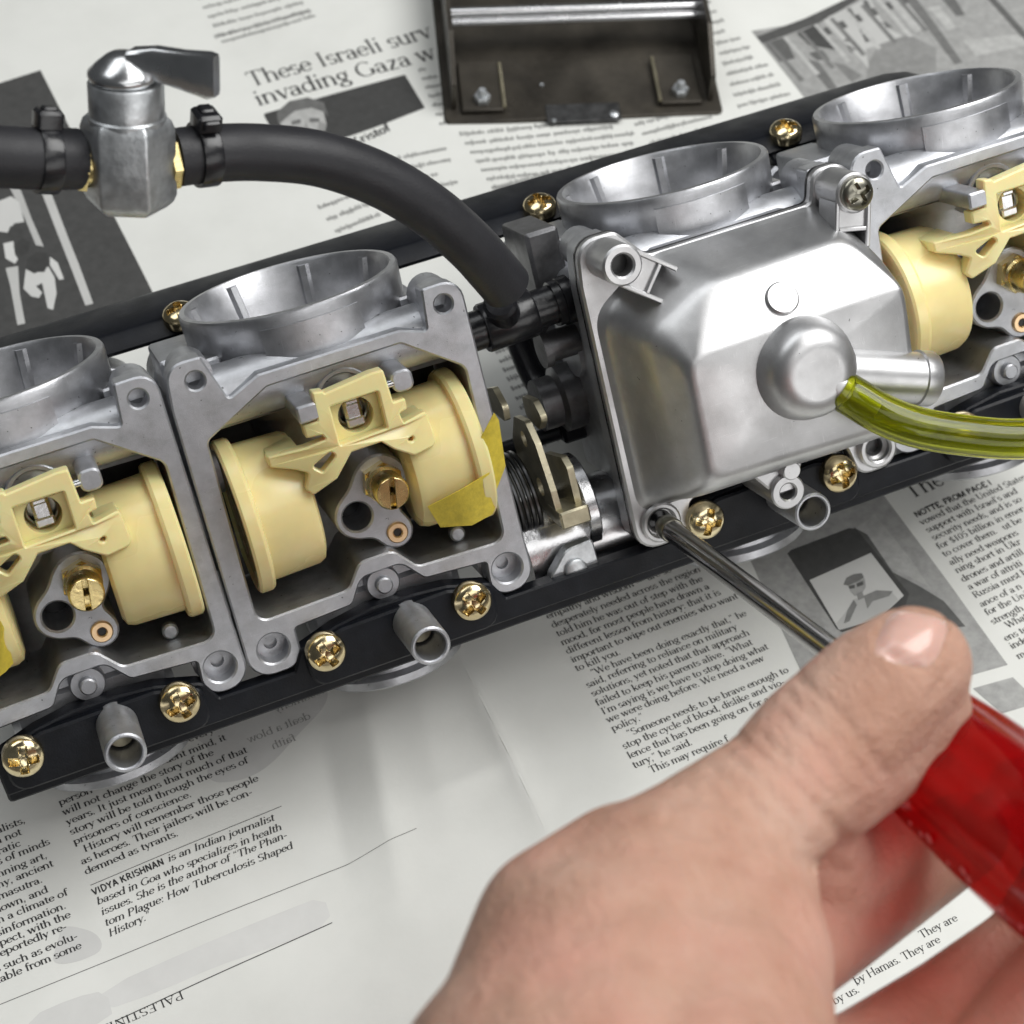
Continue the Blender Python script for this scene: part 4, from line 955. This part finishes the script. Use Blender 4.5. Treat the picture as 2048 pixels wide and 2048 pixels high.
# ------------------------------------------------------------------ things on and round the rack
def tape(name, pts, label):
    """pts: rows of rack points, laid as a thin strip"""
    bm = bmesh.new(); rows = [[bm.verts.new(W(p)) for p in r] for r in pts]
    for a, b in zip(rows, rows[1:]):
        for k in range(len(a) - 1): bm.faces.new((a[k], a[k + 1], b[k + 1], b[k]))
    bmesh.ops.subdivide_edges(bm, edges=bm.edges[:], cuts=2, use_grid_fill=True)
    bmesh.ops.recalc_face_normals(bm, faces=bm.faces[:])
    bmesh.ops.solidify(bm, geom=bm.faces[:], thickness=0.18)
    return tag(finish(name, bm, M_TAPE, None, 60), label, 'tape', 'yellow tape tabs on the floats')
def Ra(x, y, z): return rz(350 + x * Z7, 474 + y * Z7, z)
tape('tape_strip', [[Ra(1395, 1490, 6.6), Ra(1465, 1603, 4.0)], [Ra(1570, 1400, 9.4), Ra(1640, 1592, 6.0)], [Ra(1735, 1300, 9.4), Ra(1752, 1530, 5)], [Ra(1742, 1290, 8.6), Ra(1778, 1470, 3)]],
     'piece of yellow tape stuck on the float just left of the throttle spring')
tape('tape_flag', [[Ra(1690, 1105, 8.6), Ra(1762, 970, 10)], [Ra(1738, 1285, 8.2), Ra(1788, 1010, 9)], [Ra(1772, 1405, 4), Ra(1825, 1265, 5)]], 'loose yellow tape end standing up above the float beside the throttle spring')
def Rd(x, y, z): return rz(0 + x * Z7, 674 + y * Z7, z)
tape('tape_strip', [[Rd(-60, 1540, 8), Rd(-40, 1900, 4)], [Rd(5, 1570, 8), Rd(30, 1850, 4)], [Rd(20, 1600, 7), Rd(75, 1800, 3)]], 'corner of yellow tape at the left edge of the photo, on the leftmost float')
# green drain tube
tube_pts = [NP0 + nx_ * 3.2, NP0 + nx_ * 7.4] + [rz(*p) for p in ((1768, 830, 36.8), (1840, 856, 40), (1940, 872, 43), (2040, 878, 46), (2180, 868, 50), (2350, 850, 54))]
path = [W(p) for p in spline(tube_pts, 7)]
bm = bmesh.new(); n_ = len(path)
r_out = sweep(bm, path, 5.0, 28, False); r_in = sweep(bm, path, 3.3, 28, False)
for k in (0, -1):
    a, b = r_out[k], r_in[k]
    for j in range(28): bm.faces.new((a[j], a[(j + 1) % 28], b[(j + 1) % 28], b[j]))
tag(finish('drain_tube', bm, M_GREEN, None, 60), 'translucent yellow-green tube pushed onto the nipple of the float bowl', 'tube')
# fuel hose, valve and ties
def dpth(*p): return p
hp = [ad(1012, 572, 452), ad(985, 540, 447), ad(940, 490, 440), ad(860, 420, 432), ad(760, 360, 424), ad(640, 318, 416), ad(520, 305, 410), ad(420, 307, 405), ad(352, 315, 402)]
path = spline(hp, 8); bm = bmesh.new(); ro = sweep(bm, path, 6.1, 32, False); ri = sweep(bm, path, 3.6, 32, False)
for k in (0, -1):
    for j in range(32): bm.faces.new((ro[k][j], ro[k][(j + 1) % 32], ri[k][(j + 1) % 32], ri[k][j]))
tag(finish('fuel_hose', bm, M_RUBBER, None, 50), 'black rubber hose curving from the shut-off valve down to the plastic tee', 'hose', 'fuel hoses')
hp2 = [ad(154, 318, 395), ad(110, 318, 392), ad(40, 316, 388), ad(-60, 310, 384), ad(-220, 300, 378)]
path2 = spline(hp2, 8); bm = bmesh.new(); ro = sweep(bm, path2, 6.3, 32, False); ri = sweep(bm, path2, 3.6, 32, False)
for k in (0, -1):
    for j in range(32): bm.faces.new((ro[k][j], ro[k][(j + 1) % 32], ri[k][(j + 1) % 32], ri[k][j]))
tag(finish('fuel_hose', bm, M_RUBBER, None, 50), 'short black hose leaving the photo at the left of the shut-off valve', 'hose', 'fuel hoses')
def tie(pc, ax_, r, head_dir, label):
    t = empty('cable_tie', Matrix.Translation(pc * S)); tag(t, label, 'cable tie', 'cable ties clamping the hoses')
    x, y, z = frame_from(ax_, up=-head_dir.normalized()); hd = (head_dir - Vector(ax_).normalized() * head_dir.dot(Vector(ax_).normalized())).normalized()
    bm = bmesh.new(); lathe(bm, [(r - .3, -2.1), (r + .8, -2.1), (r + .9, -1.8), (r + .9, 1.8), (r + .8, 2.1), (r - .3, 2.1)], (0, 0, 0), ax_, 40, False, False); finish('tie_band', bm, M_PLASTIC, t)
    axn = Vector(ax_).normalized(); side = hd.cross(axn)
    Rm = Matrix((axn, side, hd)).transposed()
    bm = bmesh.new(); box(bm, hd * (r + 2.2), (5.4, 6.0, 3.6), .7, Rm); finish('tie_head', bm, M_PLASTIC, t)
    bm = bmesh.new(); box(bm, hd * (r + 4.1) + side * .5, (3.0, 3.2, 1.2), .4, Rm); box(bm, hd * (r + 2.4) - side * 3.4, (3.6, 1.4, 2), .4, Rm); finish('tie_tail', bm, M_PLASTIC, t)
up_img = -RW[1]; toward = -RW[2]; right = RW[0]
tie(ad(408, 308, 404.5), ad(440, 306, 406) - ad(380, 312, 403), 6.1, up_img * .8 + toward * .75, 'black cable tie on the hose at the right of the shut-off valve')
tie(ad(92, 318, 391.2), ad(60, 317, 389.5) - ad(120, 318.5, 392.5), 6.3, up_img * .9 + toward * .45, 'black cable tie on the hose at the left of the shut-off valve')
# shut-off valve: hexagon body, collar, lever, two brass nipples
vc = ad(258, 330, 398)
top_p = ad(240, 140, 386); vz = (top_p - ad(252, 425, 402)).normalized()
vx = right - vz * right.dot(vz); vx.normalize(); vy = vz.cross(vx)
VM = Matrix((vx, vy, vz)).transposed()
valve = empty('shut_off_valve', Matrix.Translation(vc * S) @ VM.to_4x4())
tag(valve, 'plated shut-off valve with a lever handle between the two black hoses', 'valve')
bm = bmesh.new()
for r_, z0, z1 in ((9.9, -8.2, 10.6),):
    hexo = circ(0, 0, r_, 6, radians(3)); lv = []
    for k_, z in ((.80, z0 - .6), (.93, z0 + .6), (1.0, z0 + 2.2), (1.0, z1 - 2.4), (.93, z1 - .6), (.86, z1)):
        P6 = rpoly([(v.x * k_, v.y * k_, .9) for v in hexo], 3); lv.append([Vector((p.x, p.y, z)) for p in P6])
    rg = loft(bm, lv); bm.faces.new(rg[0][::-1])
finish('valve_body', bm, M_PLATED, valve, 30)
bm = bmesh.new(); lathe(bm, [(8.1, 9.8), (8.1, 10.8), (7.75, 11.2), (7.75, 17.6), (7.4, 18.1), (6.4, 18.2)], (0, 0, 0), (0, 0, 1), 48); finish('valve_collar', bm, M_PLATED, valve)
lev = bmesh.new(); lathe(lev, [(6.2, 18.1), (6.9, 18.4), (7.3, 19.2), (7.2, 20.0), (5.6, 21.6), (3.4, 23.4), (2.2, 24.0), (.6, 24.2)], (-.4, 0, 0), (0, 0, 1), 40)
la = Vector((cos(radians(0)), sin(radians(-18)), 0)).normalized(); lb = Vector((-la.y, la.x, 0))
prof = [(1.5, 19.4, 5.6, 2.6), (7, 19.6, 6.6, 1.9), (13, 18.6, 7.7, 1.8), (18.6, 17.6, 9.2, 1.9), (20.2, 18.2, 8.4, 1.5)]
lv = []
for d_, z0, h_, w_ in prof:
    lv.append([la * d_ + lb * a + Vector((0, 0, z0 + h_ * b)) for a, b in ((-w_, .1), (-w_ * .7, 0), (w_ * .7, 0), (w_, .1), (w_, .9), (w_ * .7, 1), (-w_ * .7, 1), (-w_, .9))])
rg = loft(lev, lv); finish('valve_lever', lev, M_SATIN, valve, 40)
for sgn, rr in ((1, 5.0), (-1, 5.2)):
    bm = bmesh.new(); d_ = VM.transposed() @ ((hp[-1] - vc) if sgn > 0 else (hp2[0] - vc)).normalized(); lathe(bm, [(4.6, 5), (4.6, 8.6), (4.9, 8.6)], (0, 0, -.6), d_, 24, cap1=False); prism(bm, circ(0, 0, 5.9, 6), 8.2, 10.4, c=.5, f=(lambda F: (lambda a, b, c: F[0] * a + F[1] * b + F[2] * c + Vector((0, 0, -.6))))(frame_from(d_))); lathe(bm, [(3.5, 10), (3.5, 22)], (0, 0, -.6), d_, 20); finish('brass_nipple', bm, M_BRASS, valve)
# dark steel tray behind the rack
tb = lambda x, y, h=0.: tp(860 + x * .31056, y * .31056, h)
tray = empty('steel_tray', Matrix.Translation(tb(950, 400) * S)); o0 = tb(950, 400)
tag(tray, 'dark oily steel tray with a bright cross rod, lying on the newspaper behind the rack', 'tray')
ex = (tb(1850, 770) - tb(95, 835)).normalized(); ex.z = 0; ex.normalize(); ey = Vector((-ex.y, ex.x, 0)); TB = Matrix((ex, ey, Vector((0, 0, 1)))).transposed()
fo = tb(95, 838) ; wid = (tb(1880, 765) - fo).dot(ex)
def tf(x, y, z): return TB @ Vector((x, y, z)) + Vector((fo.x, fo.y, 0)) - Vector((o0.x, o0.y, o0.z))
def tl(px, py, h): v = tb(px, py, h) - fo; return v.dot(ex), v.dot(ey)
bm = bmesh.new(); prism(bm, rpoly([(0, 0, 2), (wid, 0, 2), (wid, 130, 1), (0, 130, 1)], 3), 1.9, 3.6, c=.5, f=tf); finish('base_plate', bm, M_DARKPLATE, tray)
xl, yl = tl(165, 700, 4); xr, yr = tl(1790, 640, 4)
for x_ in (xl - 1.4, xr):
    bm = bmesh.new(); prism(bm, rpoly([(yl, 3.4, .5), (130, 3.4, .5), (130, 24, .5), (yl + 16, 24, 2), (yl, 14, 1.5)], 3), 0, 1.6, f=lambda a, b, c, x_=x_: tf(x_ + c, a, b)); finish('side_plate', bm, M_DARKPLATE, tray)
for px_, py_ in ((335, 640), (1610, 590)):
    x_, y_ = tl(px_, py_, 6)
    bm = bmesh.new(); prism(bm, rpoly([(x_ - 7.2, y_ - 4.6, .6), (x_ + 7.2, y_ - 4.6, .6), (x_ + 7.2, y_ + 20, .6), (x_ - 7.2, y_ + 20, .6)], 2), 3.4, 5.6, c=.5, f=tf); finish('mounting_foot', bm, M_DARKPLATE, tray)
    bm = bmesh.new(); prism(bm, [Vector((x_, y_)) + v for v in circ(0, 0, 3.0, 6)], 5.4, 8.0, c=.4, f=tf); lathe(bm, [(1.5, 7.6), (1.5, 10), (1.2, 10.4)], tf(x_, y_, 0), (0, 0, 1), 16); finish('hex_nut', bm, M_PLATED, tray)
    bm = bmesh.new(); sweep(bm, [tf(x_ + (7.4 if px_ < 900 else -7.4), y_ - 4, 6), tf(x_ + (7.4 if px_ < 900 else -7.4), y_ + 18, 6)], .7, 8); finish('weld_edge', bm, M_ZINC, tray)
rx0, ry0 = tl(210, 90, 16)
bm = bmesh.new(); lathe(bm, [(2.4, 0), (2.4, xr - xl)], tf(xl, ry0, 16), ex, 20); lathe(bm, [(1.5, 0), (1.5, xr - xl)], tf(xl, ry0 - 3.0, 14.6), ex, 16); finish('cross_rod', bm, M_ROD, tray)
x0, y0 = tl(755, 790, 3.7); x1, y1 = tl(1215, 660, 3.7)
bm = bmesh.new(); prism(bm, rpoly([(x0, y0, .5), (x1, y0, .5), (x1, y1, .5), (x0, y1, .5)], 2), 3.5, 4.0, c=.2, f=tf); finish('name_plate', bm, M_PLATED if False else mat('tarnished_plate', (.10, .10, .10), .35, .8, .4, 300), tray)
for px_, py_ in ((1185, 740), (800, 775), (720, 545)):
    x_, y_ = tl(px_, py_, 4); bm = bmesh.new(); lathe(bm, [(1.7, 3.5), (1.6, 4.6), (1.0, 5.0)] if px_ > 1000 else [(.8, 3.5), (.7, 4.2)], tf(x_, y_, 0), (0, 0, 1), 14); finish('rivet', bm, M_PLATED, tray)
# ------------------------------------------------------------------ screwdriver
sd0 = Vector((OFF[2] - 31.66, -40.3, 2.2)); sdr = empty('screwdriver', RM @ Matrix.Translation(sd0 * S))
tag(sdr, 'screwdriver with a dark steel shaft and a fluted clear red handle, held in the hand', 'screwdriver')
bm = bmesh.new(); lathe(bm, [(1.0, 0), (1.7, 2.4), (2.6, 5), (2.75, 9), (2.75, 110)], (0, 0, 0), (0, 0, 1), 28); finish('shaft', bm, M_SHAFT, sdr, 30)
bm = bmesh.new(); lathe(bm, [(2.9, 5.4), (3.2, 6), (3.2, 9.4), (2.9, 10)], (0, 0, 0), (0, 0, 1), 24); finish('tip_sleeve', bm, M_DARKSCREW, sdr)
def flute(t, h):
    k = max(0, min(1, (h - 114) / 14)); return 1 - .11 * k * (.5 + .5 * cos(6 * t + .6)) ** 2
hp_ = [(3.4, 103), (4.6, 103.4), (5.4, 105), (6.2, 108), (9.4, 110.4), (10.8, 113), (11.2, 118), (11.6, 126), (12.6, 136), (13.6, 150), (14.2, 170), (14.2, 190), (13.2, 205), (10, 212), (4, 214)]
bm = bmesh.new(); lathe(bm, hp_, (0, 0, 0), (-.014, -.023, 1), 72, rfun=flute); finish('handle', bm, M_RED, sdr, 40)
hx, hy, hz = frame_from((-.014, -.023, 1)); rnd = random.Random(8)
for k in range(22):                         # worn frosted nicks along one ridge of the handle
    h_ = 117 + k * 3.6; r_ = 11.0 + min(3.2, (h_ - 117) * .085); u_ = Vector((-.985, -.17, 0)).normalized(); v_ = Vector((-u_.y, u_.x, 0))
    if rnd.random() < .35: continue
    k_ = rnd.uniform(.45, 1.0)
    bm = bmesh.new(); lathe(bm, [(.1, -.5), (1.1 * k_, -.2), (.9 * k_, .02), (.3 * k_, .12)], hz * (h_ + rnd.uniform(-1.5, 1.5)) + u_ * (r_ * .985) + v_ * rnd.uniform(-1.3, 1.3), u_, 8); finish('grip_nick', bm, M_FROST, sdr, 60)
# ------------------------------------------------------------------ hand
def capsule(bm, p0, p1, a, b, seg=20, rings=7):
    d = (p1 - p0); L_ = d.length; z = d / L_; x, y, z = frame_from(z); prof = []
    for k in range(rings + 1):
        t = pi / 2 * k / rings; prof.append((a * sin(t), -a * cos(t)))
    for k in range(rings + 1):
        t = pi / 2 * k / rings; prof.append((b * cos(t), L_ + b * sin(t)))
    prof = [(max(r, .05), h) for r, h in prof]
    lathe(bm, prof, p0, z, seg)
def chain(bm, *pts):
    for (a, b) in zip(pts, pts[1:]): capsule(bm, ad(*a[:3]), ad(*b[:3]), a[3], b[3])
bm = bmesh.new()
TH = [(1822, 1332, 341, 11.0), (1760, 1382, 339, 12.2), (1640, 1500, 335, 13.0), (1560, 1590, 330, 12.6), (1430, 1700, 322, 14.6), (1290, 1830, 312, 18.5)]
chain(bm, *TH); chain(bm, (1850, 1420, 344, 8.6), (1740, 1500, 341, 11), (1650, 1560, 336, 11.5))
chain(bm, (1290, 1830, 312, 18.5), (1200, 1980, 300, 22), (1130, 2260, 285, 28))
chain(bm, (1400, 1790, 318, 18), (1450, 1920, 315, 18), (1400, 2150, 300, 22))
chain(bm, (1470, 1800, 322, 15), (1510, 1890, 326, 12), (1470, 2080, 318, 15)); chain(bm, (1200, 1980, 300, 22), (1350, 2100, 302, 26), (1330, 2350, 290, 34))
chain(bm, (1250, 1760, 316, 13), (1130, 1870, 305, 15), (1075, 2020, 296, 15))
chain(bm, (1600, 1630, 340, 9), (1650, 1750, 352, 10.5), (1770, 1690, 368, 9))
chain(bm, (1130, 2260, 285, 28), (1120, 2650, 268, 31), (1080, 3300, 240, 33)); chain(bm, (1330, 2350, 290, 33), (1260, 2700, 270, 32), (1160, 3300, 244, 34))
# fingers closing round the far side of the handle
chain(bm, (1470, 1960, 335, 12), (1640, 1868, 352, 10), (1800, 1758, 372, 9.4), (1930, 1668, 384, 8.8))
chain(bm, (1540, 2240, 325, 13), (1730, 2146, 340, 11.2), (1905, 2032, 350, 10.8), (2070, 1905, 358, 10), (2180, 1700, 356, 8.8))
chain(bm, (1600, 2380, 318, 13), (1840, 2280, 328, 11.4), (2020, 2130, 334, 11), (2150, 1940, 340, 10), (2250, 1800, 338, 8.6))
bmesh.ops.recalc_face_normals(bm, faces=bm.faces[:])
hand = finish('person', bm, M_SKIN, None, 0)
tag(hand, 'bare hand gripping the red screwdriver with the thumb on top', 'person')
rm = hand.modifiers.new('remesh', 'REMESH'); rm.mode = 'VOXEL'; rm.voxel_size = 0.0009; rm.use_smooth_shade = True
sm = hand.modifiers.new('smooth', 'SMOOTH'); sm.factor = .5; sm.iterations = 30
dg = bpy.context.evaluated_depsgraph_get(); me = bpy.data.meshes.new_from_object(hand.evaluated_get(dg))
hand.modifiers.clear(); hand.data = me
# creases: push vertices near crease lines in a little
def crease(pts, depth, width):
    P = [Vector(p) for p in pts]; out = []
    return P, depth, width
CR_ = [crease(p, d, w) for p, d, w in (
    (((1480, 1480), (1560, 1540), (1640, 1620), (1700, 1690)), .45, 14), (((1455, 1500), (1530, 1570), (1600, 1650)), .35, 12), (((1430, 1540), (1500, 1600), (1570, 1690)), .3, 13),
    (((1600, 1360), (1690, 1440), (1770, 1545)), .35, 14), (((1575, 1385), (1660, 1460), (1740, 1560)), .3, 12), (((1340, 1640), (1480, 1680), (1600, 1720), (1680, 1745)), .55, 20), (((1300, 1690), (1450, 1745), (1580, 1790)), .35, 18),
    (((1560, 1430), (1640, 1500), (1700, 1590)), .25, 10), (((1150, 1850), (1300, 1800), (1450, 1810), (1600, 1830)), .3, 26), (((1100, 1960), (1280, 1900), (1480, 1900)), .25, 30), (((1380, 1590), (1500, 1610), (1620, 1690)), .3, 16), (((1420, 1580), (1480, 1640), (1530, 1740)), .2, 14), (((1766, 1300), (1800, 1322), (1846, 1334), (1884, 1290), (1896, 1236)), .6, 8), (((1752, 1300), (1765, 1250), (1790, 1222)), .35, 8), (((1520, 1470), (1590, 1530), (1680, 1600)), .25, 9), (((1860, 1400), (1895, 1340), (1915, 1280)), .25, 10))]
inv = A3
for v in me.vertices:
    p = v.co / S; c_ = RW @ (p - CW); px, py = 1024 + FPX * c_.x / c_.z, 1024 + FPX * c_.y / c_.z
    if v.normal.dot(CW - p) < 0: continue
    for P, dd, w in CR_:
        best = 1e9
        for a, b in zip(P, P[1:]):
            d_, _ = seg_d(Vector((px, py)), a, b); best = min(best, d_.length)
        if best < w * 2.5: v.co -= v.normal * (1.7 * dd * S * math.exp(-(best / w) ** 2))
# thumb nail: a curved plate lying on the thumb
from mathutils.bvhtree import BVHTree
me.update()
BV = BVHTree.FromPolygons([v.co / S for v in me.vertices], [p.vertices[:] for p in me.polygons])
def on_hand(px, py):
    loc, nor, _, _ = BV.ray_cast(CW, ray(px, py).normalized())
    return loc, nor
nc = Vector((1822, 1277)); nu = Vector((.96, .20)); nv = Vector((-.38, .93)); bm = bmesh.new(); G = []
for j in range(13):
    row = []
    for i in range(13):
        a, b = i / 6 - 1, j / 6 - 1
        k = (1 - .16 * b ** 4); k2 = (1 - .16 * a ** 4)
        pp = nc + nu * (a * k * 66) + nv * (b * k2 * 57)
        loc, nor = on_hand(pp.x, pp.y)
        row.append((loc, nor, a, b))
    G.append(row)
if all(r[0] is not None for row in G for r in row):
    g2 = [[bm.verts.new(l + n_ * (.75 * (1 - max(abs(a), abs(b)) ** 6) - .15)) for l, n_, a, b in row] for row in G]
    for j in range(12):
        for i in range(12): bm.faces.new((g2[j][i], g2[j][i + 1], g2[j + 1][i + 1], g2[j + 1][i]))
    bmesh.ops.smooth_vert(bm, verts=[v for v in bm.verts if not v.is_boundary], factor=.5, use_axis_x=True, use_axis_y=True, use_axis_z=True)
    finish('thumb_nail', bm, M_NAIL, hand, 60)
